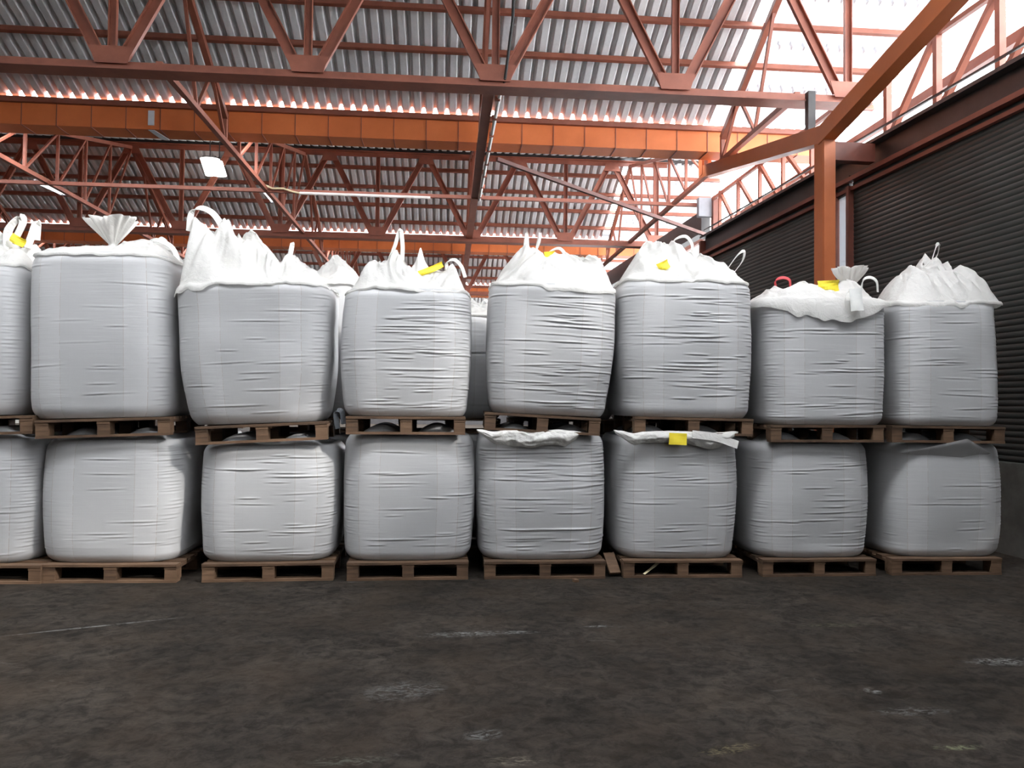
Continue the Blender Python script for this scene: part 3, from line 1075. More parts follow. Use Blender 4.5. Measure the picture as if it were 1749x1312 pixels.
def make_cloth(parent, w, d, h, seed, n=4.6, peaks=(), hem=(), amp=0.05, lift=0.03, rimwave=0.02, lean=0.0, name='top_cloth', wide=1.0, ears=(), nu=260, mat=None):
    """loose crumpled cloth over the top. peaks: (x, y, height above rim, radius, power); hem: (centre_x, half width, drop) along the front"""
    uu = np.linspace(-1, 1, nu, endpoint=False)
    th = -PI/2+uu*PI
    rr = super_r(th, n)
    xs, ys = rr*np.cos(th)*w/2, rr*np.sin(th)*d/2
    rho = np.concatenate([np.linspace(0.02, 0.86, 52), np.linspace(0.875, 1.0, 14)])
    R, T = np.meshgrid(rho, th, indexing='ij')
    ext = np.ones_like(th)
    for ea, ew, ex in ears:
        ext = ext+ex*np.exp(-((np.angle(np.exp(1j*(th-ea))))/ew)**2)
    xs, ys = xs*ext, ys*ext
    X = R*xs[None, :]*wide+lean
    Y = R*ys[None, :]*wide
    P = np.stack([X.ravel(), Y.ravel(), np.full(X.size, seed*1.7)], -1)
    warp = np.stack([vnoise(P*3.1, seed+11), vnoise(P*3.1+5, seed+12), np.zeros(len(P))], -1)*0.16
    rd = ridged((P+warp)*np.array([5.5, 4.0, 1]), seed, 3).reshape(X.shape)
    rd2 = ridged((P+warp)*np.array([13, 10, 1])+9, seed+31, 2).reshape(X.shape)
    inn = np.clip((1-R)*5.0, 0, 1)
    Z = np.full(X.shape, h)+lift*np.sqrt(np.clip(1-R**2, 0, 1))
    # wavy rim height
    Pr = np.stack([np.cos(T).ravel()*2.2, np.sin(T).ravel()*2.2, np.full(X.size, seed*0.9)], -1)
    rimz = (vnoise(Pr*1.6, seed+3)+0.6*vnoise(Pr*4.1, seed+4)).reshape(X.shape)
    Z += rimwave*rimz*(R**3)
    rd3 = ridged((P+warp*1.8)*np.array([9, 5, 1])+21, seed+57, 2).reshape(X.shape)
    tent = np.zeros_like(Z)
    for px, py, ph, pr, pw in peaks:
        dist = np.hypot(X-px, (Y-py)*1.0)/pr
        tent = np.maximum(tent, 0)+0
        t_ = ph*np.clip(1-dist, 0, 1)**pw
        tent = np.where(t_ > tent, t_, tent)+0.15*np.minimum(t_, tent)
    fold = amp*(0.9*rd+0.40*rd2+0.45*rd3)
    tent = tent*(1-R**9)
    Z += tent + fold*(0.35+0.65*inn)*np.clip(0.55+tent*2.2, 0, 1.35)
    # sideways crumple
    X = X+0.035*vnoise(P*6+3, seed+21).reshape(X.shape)*inn
    Y = Y-0.05*rd3*inn*np.clip(tent*5, 0.2, 1)+0.035*vnoise(P*6+7, seed+22).reshape(X.shape)*inn
    rows = [np.stack([X, Y, Z], -1).reshape(-1, 3)]
    # hem ring(s): out and down
    base = np.stack([X[-1], Y[-1], Z[-1]], -1)
    nx, ny = np.cos(th), np.sin(th)
    drop = np.full(nu, 0.03)
    for hx_, hw, hd in hem:
        side = ys < 0
        drop = drop+np.where(side, hd*np.exp(-(np.abs(xs-hx_)/hw)**4), 0)
    wv = vnoise(np.stack([uu*9, uu*0+seed, uu*0], -1), seed+40)
    wv2 = vnoise(np.stack([uu*26, uu*0+seed, uu*0], -1), seed+41)
    drop = drop*(1+0.22*wv+0.15*wv2)
    for q in (0.12, 0.3, 0.5, 0.7, 0.85, 1.0):
        out = 0.028*math.sin(q*PI*0.6)+0.010*q*wv2+0.012*wv*q
        ring = base.copy()
        ring[:, 0] += nx*out
        ring[:, 1] += ny*out
        ring[:, 2] -= drop*q-0.010*math.sin(q*PI)
        rows.append(ring)
    V = np.concatenate(rows)
    nr = len(V)//nu
    o = mesh_np(name, V, grid_faces(nr, nu), mat or CLOTH, parent)
    return o


def strap(name, pts, width, parent, mat=None, thick=0.006, side=None, sub=6):
    """flat webbing along a smooth curve; side = width direction"""
    P = np.array(pts, float)
    # catmull-rom
    Q = np.vstack([2*P[0]-P[1], P, 2*P[-1]-P[-2]])
    out = []
    for i in range(1, len(Q)-2):
        for k in range(sub):
            t = k/sub
            a, b, c, e = Q[i-1], Q[i], Q[i+1], Q[i+2]
            out.append(0.5*((2*b)+(-a+c)*t+(2*a-5*b+4*c-e)*t*t+(-a+3*b-3*c+e)*t**3))
    out.append(P[-1])
    S = np.array(out)
    T = np.gradient(S, axis=0)
    T /= np.linalg.norm(T, axis=1)[:, None]
    sd = np.array(side if side is not None else (0.55, 0.55, 0.6), float)
    V = []
    for p, t in zip(S, T):
        s = sd-t*(sd@t)
        s /= max(np.linalg.norm(s), 1e-6)
        n_ = np.cross(s, t)
        for a, b in ((-1, -1), (1, -1), (1, 1), (-1, 1)):
            V.append(p+s*a*width/2+n_*b*thick/2)
    nr = len(S)
    F = list(map(tuple, grid_faces(nr, 4)))
    mb = MB().add(V, F+[(3, 2, 1, 0), tuple(4*(nr-1)+i for i in range(4))])
    me = bpy.data.meshes.new(name)
    me.from_pydata(mb.v, [], mb.f)
    me.materials.append(mat or LOOP)
    me.update()
    o = bpy.data.objects.new(name, me)
    C.objects.link(o)
    o.parent = parent
    return o


def card(name, c, wx_, hz, parent, mat, tilt=(0, 0, 0), curl=0.02):
    """thin bent document pouch"""
    nx_, nz_ = 9, 5
    V = []
    for face in (0, 1):
        for i in range(nx_):
            for j in range(nz_):
                a, b = i/(nx_-1)-0.5, j/(nz_-1)-0.5
                V.append((a*wx_, curl*(4*a*a)+curl*0.5*math.sin(b*4+a*3)+face*0.004, b*hz))
    F = []
    q = nx_*nz_
    for i in range(nx_-1):
        for j in range(nz_-1):
            k = i*nz_+j
            F.append((k, k+nz_, k+nz_+1, k+1))
            F.append((q+k, q+k+1, q+k+nz_+1, q+k+nz_))
    for i in range(nx_-1):
        F.append((i*nz_, q+i*nz_, q+(i+1)*nz_, (i+1)*nz_))
        F.append((i*nz_+nz_-1, (i+1)*nz_+nz_-1, q+(i+1)*nz_+nz_-1, q+i*nz_+nz_-1))
    for j in range(nz_-1):
        F.append((j, j+1, q+j+1, q+j))
        k = (nx_-1)*nz_+j
        F.append((k, q+k, q+k+1, k+1))
    me = bpy.data.meshes.new(name)
    me.from_pydata(V, [], F)
    me.materials.append(mat)
    me.update()
    o = bpy.data.objects.new(name, me)
    C.objects.link(o)
    o.parent = parent
    o.location = c
    o.rotation_euler = tilt
    return o


def ruffle(name, c, r, hgt, seed, parent, neck=0.05, leanx=0.0):
    """tied spout: narrow neck opening into a gathered frill"""
    nu_, nv_ = 120, 26
    uu = np.linspace(0, 2*PI, nu_, endpoint=False)
    V = []
    for j in range(nv_):
        t = j/(nv_-1)
        if t < 0.28:
            s = t/0.28
            rad = neck*2.6*(1-s)**1.6+neck*0.75
            z = -0.06+s*0.09
            fl = 0.10*(1-s)
        else:
            s = (t-0.28)/0.72
            rad = neck*0.75+(r-neck*0.75)*math.sin(s*PI*0.66)
            z = 0.03+hgt*math.sin(s*PI*0.5)-0.10*hgt*s**4
            fl = 0.10+0.14*s
        n1 = vnoise(np.stack([np.cos(uu)*3.0, np.sin(uu)*3.0, np.full(nu_, seed+t*0.7)], -1), seed)
        n2 = vnoise(np.stack([np.cos(uu)*7.5, np.sin(uu)*7.5, np.full(nu_, seed+t*0.8)], -1), seed+1)
        rr = rad*(1+fl*(2.2*n1+1.5*n2))
        V.append(np.stack([c[0]+rr*np.cos(uu)+leanx*t, c[1]+0.75*rr*np.sin(uu), c[2]+z+0.12*r*n1*t+np.zeros(nu_)], -1))
    return mesh_np(name, np.concatenate(V), grid_faces(nv_, nu_), CLOTH, parent)


# ------------------------------------------------------------------ pallets


def make_pallet(label, loc, rz, ry, wx_, dy, group=None):
    t = thing('wooden_pallet', label, 'pallet', loc, group)
    t.rotation_euler = (0, ry, rz)
    hw, hd = wx_/2, dy/2

    def pb(name, c, dd):
        mb = MB().box(c, dd)
        me = bpy.data.meshes.new(name)
        me.from_pydata(mb.v, [], mb.f)
        me.materials.append(WOOD)
        me.update()
        o = bpy.data.objects.new(name, me)
        C.objects.link(o)
        o.parent = t
        return o
    nb = 7
    bw = 0.10
    for i in range(nb):
        y = -hd+bw/2+i*(dy-bw)/(nb-1)
        pb('deck_board', (0, y, 0.139), (wx_, bw, 0.020))
    for x in (-hw+0.05, 0, hw-0.05):
        pb('stringer', (x, 0, 0.118), (0.10, dy-0.01, 0.021))
        for y in (-hd+0.06, 0, hd-0.06):
            pb('block', (x, y+0.003, 0.064), (0.095, 0.11, 0.087))
    for y in (-hd+0.05, 0, hd-0.05):
        pb('bottom_board', (0, y, 0.010), (wx_-0.004, 0.095, 0.020))
    return t


def copy_tree(o, parent=None):
    c = o.copy()
    C.objects.link(c)
    if parent is not None:
        c.parent = parent
    for ch in kids(o):
        copy_tree(ch, c)
    return c


# ------------------------------------------------------------------ the stacks
ORD = ['first', 'second', 'third', 'fourth', 'fifth', 'sixth', 'seventh', 'eighth']
YF = 6.37    # front face of the pallets
DP = 1.06

# per column: lower pallet (front-left x, front-right x, y) ; lower body (xl,xr,rim z = upper pallet bottom z)
LOW = [
    dict(px=(-168, 78), xl=-175, xr=80, y=1003),
    dict(px=(72, 308), xl=76, xr=322, y=1002),
    dict(px=(343, 567), xl=338, xr=579, y=996),
    dict(px=(591, 799), xl=582, xr=810, y=987),
    dict(px=(829, 1036), xl=812, xr=1036, y=985),
    dict(px=(1068, 1270), xl=1046, xr=1259, y=986),
    dict(px=(1303, 1497), xl=1274, xr=1481, y=985),
    dict(px=(1525, 1712), xl=1492, xr=1711, y=983),
]
UZ = [1.19, 1.185, 1.15, 1.222, 1.245, 1.235, 1.18, 1.18]
URY = [0.03, 0.035, 0.05, 0.002, -0.045, -0.012, 0.006, -0.004]   # + = left side lower
UPX = [(-190, 50), (56, 283), (328, 557), (590, 795), (830, 1028), (1090, 1290), (1321, 1512), (1527, 1718)]
UXL = [(-200, 50), (52, 297), (303, 573), (580, 808), (829, 1047), (1056, 1285), (1296, 1507), (1519, 1695)]
URIM = [448, 432, 484, 494, 486, 478, 512, 514]

LLAB = [
    'lower white bulk bag cut by the left frame edge, on a floor pallet',
    'lower white bulk bag under the bag with the frilly knot, smooth and broad',
    'lower white bulk bag with bright creases at right, under the tallest peaked bag',
    'lower white bulk bag with bright upper front, under the thin upright loop bag',
    'lower white bulk bag with a beige rumpled flap along its top, finely creased',
    'lower white bulk bag with a yellow label hanging at its top edge',
    'lower white bulk bag under the bag with the white tag, fine creases at right edge',
    'lower white bulk bag at the right end, cloth bulging over its pallet',
]
ULAB = [
    'upper white bulk bag cut by the left frame edge, with loops and a yellow tab',
    'upper white bulk bag with a tied frilly knot on top, tall and smooth',
    'upper white bulk bag with the tall peaked cloth and arched loop, tapering downward',
    'upper white bulk bag with one thin upright loop and a yellow strip on top',
    'upper white bulk bag with two thin loop ends sticking up and a rounded cover',
    'upper white bulk bag with a bent loop at its right shoulder and bright heavy creases',
    'upper white bulk bag with a beige turned-down collar, white tag and red strap',
    'upper white bulk bag at the right end, tent-shaped cover with loop at its apex',
]
PLAB_L = ['floor pallet under the bag cut by the left frame edge', 'floor pallet under the first full lower bag from the left',
          'floor pallet under the second full lower bag from the left', 'floor pallet under the third full lower bag from the left',
          'floor pallet under the lower bag with the beige flap', 'floor pallet under the lower bag with the yellow label, wood scrap beside it',
          'floor pallet second from the right end of the row', 'floor pallet at the right end of the row']
PLAB_U = ['raised pallet under the upper bag cut by the left frame edge', 'tilted raised pallet under the upper bag with the frilly knot',
          'raised pallet under the upper bag with the tall peaked cloth', 'level raised pallet under the upper bag with the thin upright loop',
          'raised pallet dipping right, over the beige flap of the bag below', 'raised pallet above the lower bag with the yellow label',
          'raised pallet under the upper bag with white tag and red strap', 'raised pallet at the right end, knots on its block ends']

lowbags, upbags = [], []
rng = random.Random(5)
for i in range(8):
    L = LOW[i]
    a = onY(L['px'][0], 900, YF)
    b = onY(L['px'][1], 900, YF)
    wpal = min(1.06, b[0]-a[0])
    xc = (a[0]+b[0])/2
    rz = (-0.02, -0.02, 0.03, 0.02, -0.01, -0.02, 0.0, -0.01)[i]
    make_pallet('brown wooden '+PLAB_L[i], (xc, YF+DP/2, 0), rz, 0, wpal, DP)
    # body
    za = onY(L['xl'], 850, YF+0.25)
    zb_ = onY(L['xr'], 850, YF+0.25)
    bw = zb_[0]-za[0]
    bx = (za[0]+zb_[0])/2
    bw = min(bw, 1.17)/1.03
    hgt = UZ[i]-0.15-0.016-abs(URY[i])*0.3
    bt = thing('bulk_bag', LLAB[i], 'bag', (bx, YF+0.06+DP/2, 0.15))
    bt.rotation_euler = (0, 0, rz)
    amp = (0.7, 0.8, 1.35, 1.0, 1.2, 0.9, 0.9, 0.8)[i]
    make_body(bt, bw, 1.10, hgt, 11+i, 4.4, (0.975, 1.03, 0.985), creases=None, crease_amp=amp, ncr=(16, 14, 26, 22, 60, 28, 26, 10)[i], channels=True, dome=0.012)
    lowbags.append(bt)
    # upper pallet
    a = onY(UPX[i][0], 740, YF-0.02)
    b = onY(UPX[i][1], 740, YF-0.02)
    xc = (a[0]+b[0])/2
    wpal = min(1.06, b[0]-a[0])
    rz2 = (0.03, 0.05, 0.04, 0.0, -0.035, -0.05, -0.03, -0.02)[i]
    make_pallet('brown wooden '+PLAB_U[i], (xc, YF-0.02+DP/2, UZ[i]), rz2, -URY[i], wpal, DP)
    xl, xr = UXL[i]
    za = onY(xl, 600, YF+0.2)
    zb_ = onY(xr, 600, YF+0.2)
    bw = zb_[0]-za[0]
    bx = (za[0]+zb_[0])/2
    rim = onY((xl+xr)/2, URIM[i], YF+0.06)[2]
    hgt = rim-UZ[i]-0.15
    if i == 0:
        bw = 1.2
        bx = zb_[0]-0.6
    ut = thing('bulk_bag', ULAB[i], 'bag', (bx, YF-0.02+DP/2+0.03, UZ[i]+0.152))
    ut.rotation_euler = (0, -URY[i]*0.8, rz2)
    upbags.append((ut, bx, YF-0.02+DP/2+0.03, UZ[i]+0.152, bw/1.03, hgt, rz2))

# upper bodies
UPROF = [(0.96, 1.03, 0.96), (1.0, 1.03, 0.99), (0.87, 1.00, 1.03), (0.95, 1.03, 0.98), (0.93, 1.02, 1.03), (0.98, 1.03, 0.98), (0.985, 1.01, 1.02), (1.0, 1.02, 0.97)]
UAMP = [0.6, 0.7, 0.8, 1.25, 1.3, 1.45, 1.1, 0.8]
UN = [4.2, 4.0, 4.0, 4.4, 5.0, 4.8, 5.5, 5.5]
for i, (ut, bx, by, bz, bw, hgt, rz2) in enumerate(upbags):
    make_body(ut, bw, 1.10, hgt, 31+i, UN[i], UPROF[i], crease_amp=UAMP[i], ncr=(10, 14, 16, 60, 60, 52, 40, 24)[i])


def loc(i, px, py, dy):
    """local point of upper bag i for a pixel at depth dy behind the bag's front"""
    ut, bx, by, bz, bw, hgt, rz2 = upbags[i]
    P = onY(px, py, YF+dy)
    return np.array([P[0]-bx, P[1]-by, P[2]-bz])


def peaks(i, lst):
    out = []
    h = upbags[i][5]
    for px, py, dy, r, pw in lst:
        q = loc(i, px, py, dy)
        out.append((q[0], q[1], q[2]-h-0.03, r, pw))
    return out


def cloth(i, pk, **kw):
    ut, bx, by, bz, bw, hgt, rz2 = upbags[i]
    hi = UPROF[i][2]*0.96
    return make_cloth(ut, bw*hi, 1.10*hi, hgt-0.005, 61+i, UN[i], peaks(i, pk), **kw)


def loopstrap(i, pts, width=0.068, mat=None, side=None, name='lifting_loop'):
    P = [loc(i, *p) for p in pts]
    o = strap(name, P, width, upbags[i][0], mat, side=side)
    return o


# bag 0 (cut by the frame edge)
cloth(0, [(8, 402, 0.5, 0.35, 1.2), (45, 420, 0.35, 0.22, 1.0), (80, 398, 0.6, 0.24, 1.3), (-60, 405, 0.5, 0.4, 1.0)], amp=0.06)
loopstrap(0, [(18, 425, 0.35), (20, 395, 0.35), (40, 373, 0.38), (45, 382, 0.40), (33, 408, 0.42)])
loopstrap(0, [(52, 425, 0.5), (64, 395, 0.5), (70, 384, 0.52), (68, 412, 0.55)])
o = card('document_pouch', tuple(loc(0, 33, 412, 0.3)), 0.12, 0.07, upbags[0][0], YELLOW, (0.2, 0.5, 0.1))
o['label'] = 'yellow tab'
# bag 1
cloth(1, [(175, 424, 0.35, 0.5, 0.8), (255, 415, 0.45, 0.45, 1.0), (120, 426, 0.3, 0.3, 1.0)], amp=0.030, rimwave=0.012)
c = loc(1, 200, 424, 0.35)
ruffle('tied_spout', (c[0], c[1], c[2]), 0.185, 0.24, 3, upbags[1][0], 0.045)
# bag 2
cloth(2, [(350, 378, 0.25, 0.42, 1.15), (400, 392, 0.3, 0.34, 1.0), (440, 416, 0.35, 0.35, 1.0), (505, 440, 0.4, 0.25, 1.2), (328, 400, 0.2, 0.26, 1.0), (545, 462, 0.3, 0.2, 1.0)],
      amp=0.07, rimwave=0.03, ears=[(-2.5, 0.3, 0.02)], hem=[(-0.5, 0.18, 0.04)])
loopstrap(2, [(336, 392, 0.24), (341, 362, 0.24), (356, 353, 0.25), (376, 362, 0.26), (390, 382, 0.27), (396, 396, 0.27)], 0.06)
loopstrap(2, [(500, 455, 0.4), (508, 425, 0.4), (511, 421, 0.42), (504, 452, 0.44)], 0.04)
o = card('document_pouch', tuple(loc(2, 403, 452, 0.12)), 0.07, 0.045, upbags[2][0], YELLOW, (0.2, -0.4, 0.0))
o['label'] = 'yellow corner'
# bag 3
cloth(3, [(680, 438, 0.35, 0.30, 0.9), (640, 455, 0.3, 0.3, 1.0), (720, 440, 0.6, 0.2, 1.4), (770, 458, 0.4, 0.2, 0.9), (740, 462, 0.5, 0.3, 1.0)], amp=0.055, rimwave=0.022)
loopstrap(3, [(664, 448, 0.34), (675, 420, 0.34), (684, 393, 0.35), (688, 420, 0.36), (687, 448, 0.36)], 0.045)
loopstrap(3, [(765, 470, 0.4), (764, 450, 0.4), (776, 444, 0.4), (788, 455, 0.4), (795, 474, 0.4)], 0.04)
o = card('document_pouch', tuple(loc(3, 738, 460, 0.38)), 0.24, 0.05, upbags[3][0], YELLOW, (0.3, -0.45, 0.2), 0.03)
o['label'] = 'yellow strip'
# bag 4
cloth(4, [(895, 426, 0.55, 0.40, 0.9), (950, 442, 0.45, 0.5, 0.55), (1005, 446, 0.45, 0.42, 0.55), (1030, 462, 0.4, 0.3, 0.7)], amp=0.035, rimwave=0.018, hem=[(0.2, 0.35, 0.03)])
loopstrap(4, [(885, 436, 0.55), (887, 412, 0.55), (889, 400, 0.56), (892, 430, 0.60)], 0.035)
loopstrap(4, [(902, 436, 0.55), (910, 415, 0.55), (911, 398, 0.56), (905, 432, 0.60)], 0.035)
loopstrap(4, [(918, 440, 0.75), (930, 428, 0.75), (945, 424, 0.75), (958, 438, 0.75)], 0.04)
o = card('document_pouch', tuple(loc(4, 931, 437, 0.42)), 0.10, 0.08, upbags[4][0], YELLOW, (0.3, -0.2, 0.1))
o['label'] = 'yellow tab'
# bag 5
cloth(5, [(1115, 424, 0.5, 0.42, 0.9), (1150, 432, 0.45, 0.34, 1.0), (1085, 446, 0.4, 0.3, 1.0), (1200, 448, 0.45, 0.4, 0.8), (1240, 462, 0.3, 0.3, 0.8), (1268, 478, 0.2, 0.2, 0.8)], amp=0.065, rimwave=0.02)
loopstrap(5, [(1140, 428, 0.5), (1150, 410, 0.5), (1168, 404, 0.5), (1179, 418, 0.52), (1178, 436, 0.52)], 0.045)
loopstrap(5, [(1235, 468, 0.3), (1256, 438, 0.3), (1268, 430, 0.3), (1266, 445, 0.32), (1250, 468, 0.33)], 0.05)
o = card('document_pouch', tuple(loc(5, 1137, 454, 0.12)), 0.11, 0.075, upbags[5][0], YELLOW, (0.3, -0.5, 0.0), 0.03)
o['label'] = 'yellow tab'
# bag 6
cloth(6, [(1375, 482, 0.3, 0.35, 0.7), (1330, 490, 0.4, 0.3, 1.0), (1440, 478, 0.4, 0.3, 1.0)], amp=0.035, rimwave=0.012, wide=1.03, ears=[(-0.45, 0.35, 0.07), (-2.65, 0.35, 0.06)],
      hem=[(-0.05, 0.48, 0.15)])
c = loc(6, 1450, 496, 0.42)
ruffle('tied_spout', tuple(c), 0.15, 0.20, 8, upbags[6][0], 0.04, 0.02)
loopstrap(6, [(1328, 495, 0.45), (1327, 480, 0.45), (1338, 474, 0.45), (1350, 478, 0.45), (1352, 492, 0.45)], 0.04, REDSTRAP, name='red_strap')
loopstrap(6, [(1472, 498, 0.25), (1476, 480, 0.25), (1487, 475, 0.25), (1498, 482, 0.25), (1500, 500, 0.25)], 0.04)
o = card('document_pouch', tuple(loc(6, 1421, 489, 0.10)), 0.20, 0.10, upbags[6][0], YELLOW, (0.25, -0.08, 0.0), 0.03)
o['label'] = 'yellow card'
o = card('paper_tag', tuple(loc(6, 1468, 512, -0.10)), 0.115, 0.20, upbags[6][0], PAPER, (-0.05, -0.06, 0.0), 0.012)
o['label'] = 'white tag'
loopstrap(6, [(1458, 492, -0.02), (1449, 505, -0.10), (1447, 525, -0.10)], 0.006, name='tag_string')
# bag 7
cloth(7, [(1597, 458, 0.45, 0.62, 1.15), (1640, 460, 0.35, 0.34, 1.0), (1550, 462, 0.35, 0.36, 1.0), (1685, 490, 0.3, 0.28, 0.9), (1572, 452, 0.6, 0.3, 1.0)], amp=0.045, rimwave=0.02, hem=[(-0.2, 0.3, 0.03)], ears=[(-0.50, 0.24, 0.22), (-2.4, 0.3, 0.04)])
loopstrap(7, [(1590, 448, 0.45), (1597, 425, 0.45), (1602, 418, 0.46), (1601, 432, 0.50), (1592, 450, 0.5)], 0.05)
# lower bags: beige flap on bag 4 and 5, small rag on 5, wrinkled rim on the rest
FLAPM = CLOTH


def front_flap(parent, x0, x1, z0, drop, seed, y, bulge=0.03):
    nx_, nz_ = 90, 16
    V = []
    X = np.linspace(x0, x1, nx_)
    for j in range(nz_):
        t = j/(nz_-1)
        e = np.clip(np.minimum((X-x0)/(0.18*(x1-x0)), (x1-X)/(0.15*(x1-x0))), 0, 1)**0.6
        P = np.stack([X*7, np.full(nx_, t*2.0), np.full(nx_, seed*1.0)], -1)
        nz = vnoise(P, seed)
        nz2 = ridged(P*2, seed+2, 2)
        dd = drop*e*(1+0.25*vnoise(np.stack([X*4, X*0, X*0+seed], -1), seed+9))
        z = z0+0.02*vnoise(np.stack([X*9, X*0, X*0], -1), seed+5)-dd*t
        yy = y-bulge*math.sin(t*PI)*e-0.012*nz*e-0.012*nz2*e-0.006
        V.append(np.stack([X, yy, z], -1))
    V = np.concatenate(V)
    V2 = V.copy()
    V2[:, 1] += 0.006
    F = grid_faces(nz_, nx_, False)
    F = np.concatenate([F, F[:, ::-1]+len(V)])
    return mesh_np('rumpled_flap', np.concatenate([V, V2]), F, CLOTH, parent)


def lloc(i, px, py, dy=0.0):
    P = onY(px, py, YF+dy)
    b = lowbags[i].location
    return (P[0]-b[0], P[1]-b[1], P[2]-b[2])


p = lloc(4, 815, 735)
q = lloc(4, 992, 745)
front_flap(lowbags[4], p[0], q[0], p[2]+0.0, 0.12, 3, p[1]-0.005)
p = lloc(5, 1050, 737)
q = lloc(5, 1262, 745)
front_flap(lowbags[5], p[0], q[0], p[2]+0.0, 0.12, 9, p[1]-0.005)
o = card('document_pouch', lloc(5, 1161, 750, -0.06), 0.155, 0.10, lowbags[5], YELLOW, (0, 0.03, 0), 0.006)
o['label'] = 'yellow label'
p, q = lloc(5, 1185, 742, -0.04), lloc(5, 1262, 760, -0.04)
strap('loose_ribbon', [p, ((p[0]+q[0])/2, p[1], (p[2]+q[2])/2+0.02), q], 0.07, lowbags[5], CLOTH, 0.006, side=(0.2, 0.2, 1))
# bag 7 lower: cloth rising between the blocks, in front of the pallet
p, q = lloc(7, 1548, 765, -0.01), lloc(7, 1700, 765, -0.01)
nx_ = 60
X = np.linspace(p[0], q[0], nx_)
V = []
for j in range(8):
    t = j/7
    apex = np.interp(X, [X[0], X[0]+0.66*(X[-1]-X[0]), X[-1]], [0.0, 0.085, 0.0])
    fr_ = np.clip(apex/0.085, 0, 1)
    V.append(np.stack([X, p[1]+0.06-0.098*np.clip(apex/0.085, 0, 1)**0.7*min(1, t*1.1), p[2]-0.05-0.08*fr_+(0.13*fr_+apex)*t], -1))
V = np.concatenate(V)
V2 = V.copy()
V2[:, 1] += 0.008
F = grid_faces(8, nx_, False)
mesh_np('raised_cloth', np.concatenate([V, V2]), np.concatenate([F, F[:, ::-1]+len(V)]), BAG, lowbags[7], np.concatenate([V[:, [0, 2]]]*2))
# loop end beside the third bag
p = lloc(2, 575, 705, 0.25)
strap('lifting_loop', [(p[0], p[1], p[2]-0.14), (p[0]-0.02, p[1], p[2]), (p[0]+0.03, p[1], p[2]+0.01), (p[0]+0.05, p[1], p[2]-0.1)], 0.05, lowbags[2], GREYPAINT)

# ------------------------------------------------------------------ second row behind
Y2 = YF+1.30
B2 = []
proto = thing('bulk_bag', 'white bulk bag', 'bag', (0, 0, 0))
make_body(proto, 1.12, 1.08, 1.16, 91, 4.4, (0.96, 1.03, 0.98), nu=120, nv=90)
make_cloth(proto, 1.08, 1.03, 1.155, 92, 4.4, [(-0.25, 0, 0.22, 0.35, 1.0), (0.2, 0.1, 0.2, 0.4, 1.0), (0.4, -0.1, 0.12, 0.3, 1)], amp=0.06, nu=160)
strap('lifting_loop', [(-0.35, -0.2, 1.2), (-0.36, -0.2, 1.36), (-0.24, -0.2, 1.42), (-0.08, -0.2, 1.36), (-0.02, -0.2, 1.22)], 0.05, proto)
strap('lifting_loop', [(0.30, -0.1, 1.2), (0.33, -0.1, 1.34), (0.38, -0.1, 1.36), (0.40, -0.1, 1.2)], 0.045, proto)
lproto = thing('bulk_bag', 'white bulk bag', 'bag', (0, 0, 0))
make_body(lproto, 1.13, 1.08, 1.02, 95, 4.4, (0.97, 1.03, 0.985), nu=110, nv=70, dome=0.01)
U2LAB = ['second-row white bulk bag behind the one cut by the left frame edge', 'second-row bulk bag whose loop shows between the knotted bag and the peaked bag',
         'second-row bulk bag whose open loop shows right of the tallest peaked bag', 'second-row bulk bag behind the bag with the thin upright loop',
         'second-row bulk bag seen as a dark strip in the gap in mid row', 'second-row bulk bag behind the bag with the bent loop at its shoulder',
         'second-row bulk bag behind the bag with the white tag', 'second-row bulk bag behind the right end bag']
XC2 = [-4.05, -2.72, -1.55, -0.36, 0.80, 1.98, 3.16, 4.34]
XS2 = [-4.08, -2.80, -1.45, 0.02, 1.20, 2.38, 3.56]
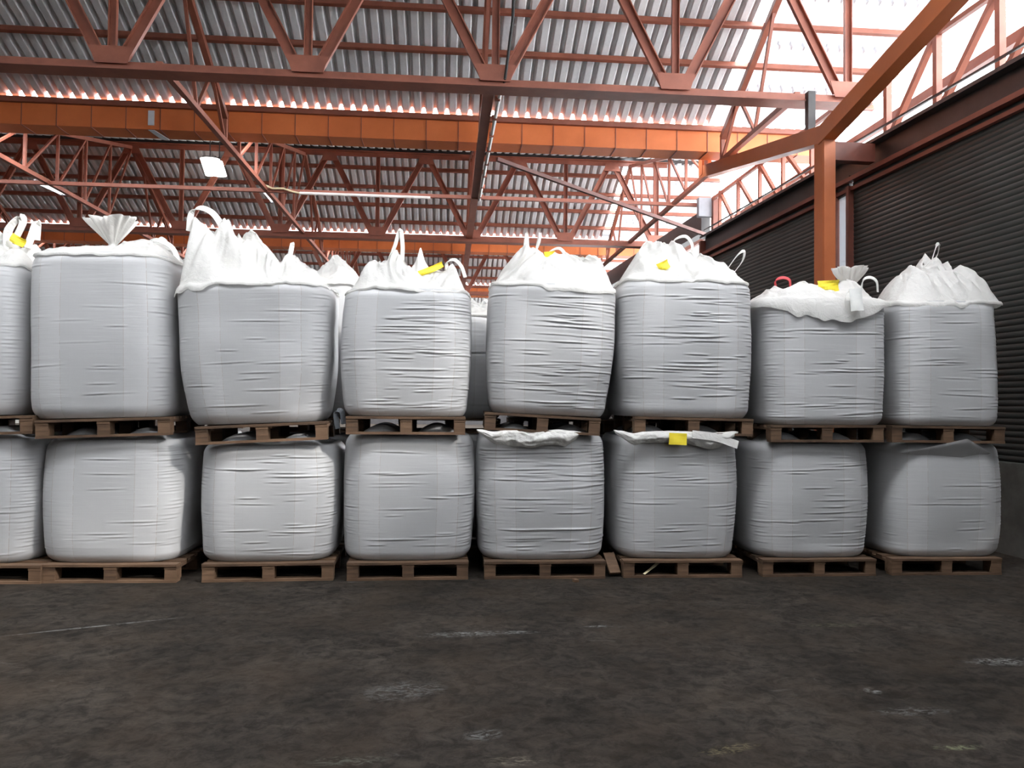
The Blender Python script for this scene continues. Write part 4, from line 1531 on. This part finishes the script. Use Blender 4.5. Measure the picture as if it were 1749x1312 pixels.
S2LAB = [U2LAB[0], U2LAB[1], U2LAB[2], U2LAB[4], 'second-row bulk bag hidden behind the two bags right of mid row', U2LAB[5], U2LAB[6]]
ppal = make_pallet('wooden pallet', (0, 0, 0), 0, 0, 1.04, 1.04)
for j, x in enumerate(XS2):
    c = lproto if j == 0 else copy_tree(lproto)
    c.location = (x, Y2+0.52, 0.152)
    tag(c, 'lower white bulk bag of the dark second row, behind the front row', 'bag', 'lower bags of the second row')
    c = proto if j == 0 else copy_tree(proto)
    c.location = (x, Y2+0.52, 1.18+0.152)
    c.scale = (1, 1, (1.18, 1.27, 1.19, 0.93, 0.9, 0.93, 0.86)[j])
    c.rotation_euler = (0, 0, (0, 0.1, PI, 0.02, 0.1, 0, 0.05)[j])
    tag(c, S2LAB[j], 'bag')
    for lev in (0, 1):
        c = ppal if j == 0 and lev == 0 else copy_tree(ppal)
        c.location = (x, Y2+0.52, 0 if lev == 0 else 1.18)
        tag(c, ('floor' if lev == 0 else 'raised')+' wooden pallet of the dark second row, behind the front row', 'pallet',
            ('floor' if lev == 0 else 'raised')+' pallets of the second row')

# ------------------------------------------------------------------ bits on the floor
P = onZ(1052, 985, 0)
mb = MB()
a = onY(1047, 955, YF+0.12)
b = onZ(1052, 987, 0)
o = MB().bar((b[0], b[1]+0.03, 0.03), (a[0]-0.02, a[1]+0.1, 0.17), 0.10, 0.022).build('wood_offcut', WOOD)
tag(o, 'short broken board leaning beside the pallet of the yellow-labelled bag', 'wood')
P = onZ(983, 994, 0)
o = MB().box((P[0], P[1], 0.012), (0.035, 0.05, 0.022), 0.4).build('wood_chip', WOOD)
tag(o, 'tiny wood chip on the floor in front of the pallet of the flap bag', 'wood')
P1, P2 = onY(1100, 976, YF+0.02), onY(1128, 962, YF+0.12)
o = strap('straw_strip', [(P1[0], P1[1], 0.03), ((P1[0]+P2[0])/2, P1[1]+0.05, 0.075), (P2[0], P2[1]+0.05, 0.10)], 0.025, None, ROPE, 0.003, side=(0.3, 1, 0.4))
tag(o, 'thin pale strip poking out of the pallet under the yellow-labelled bag', 'strip')
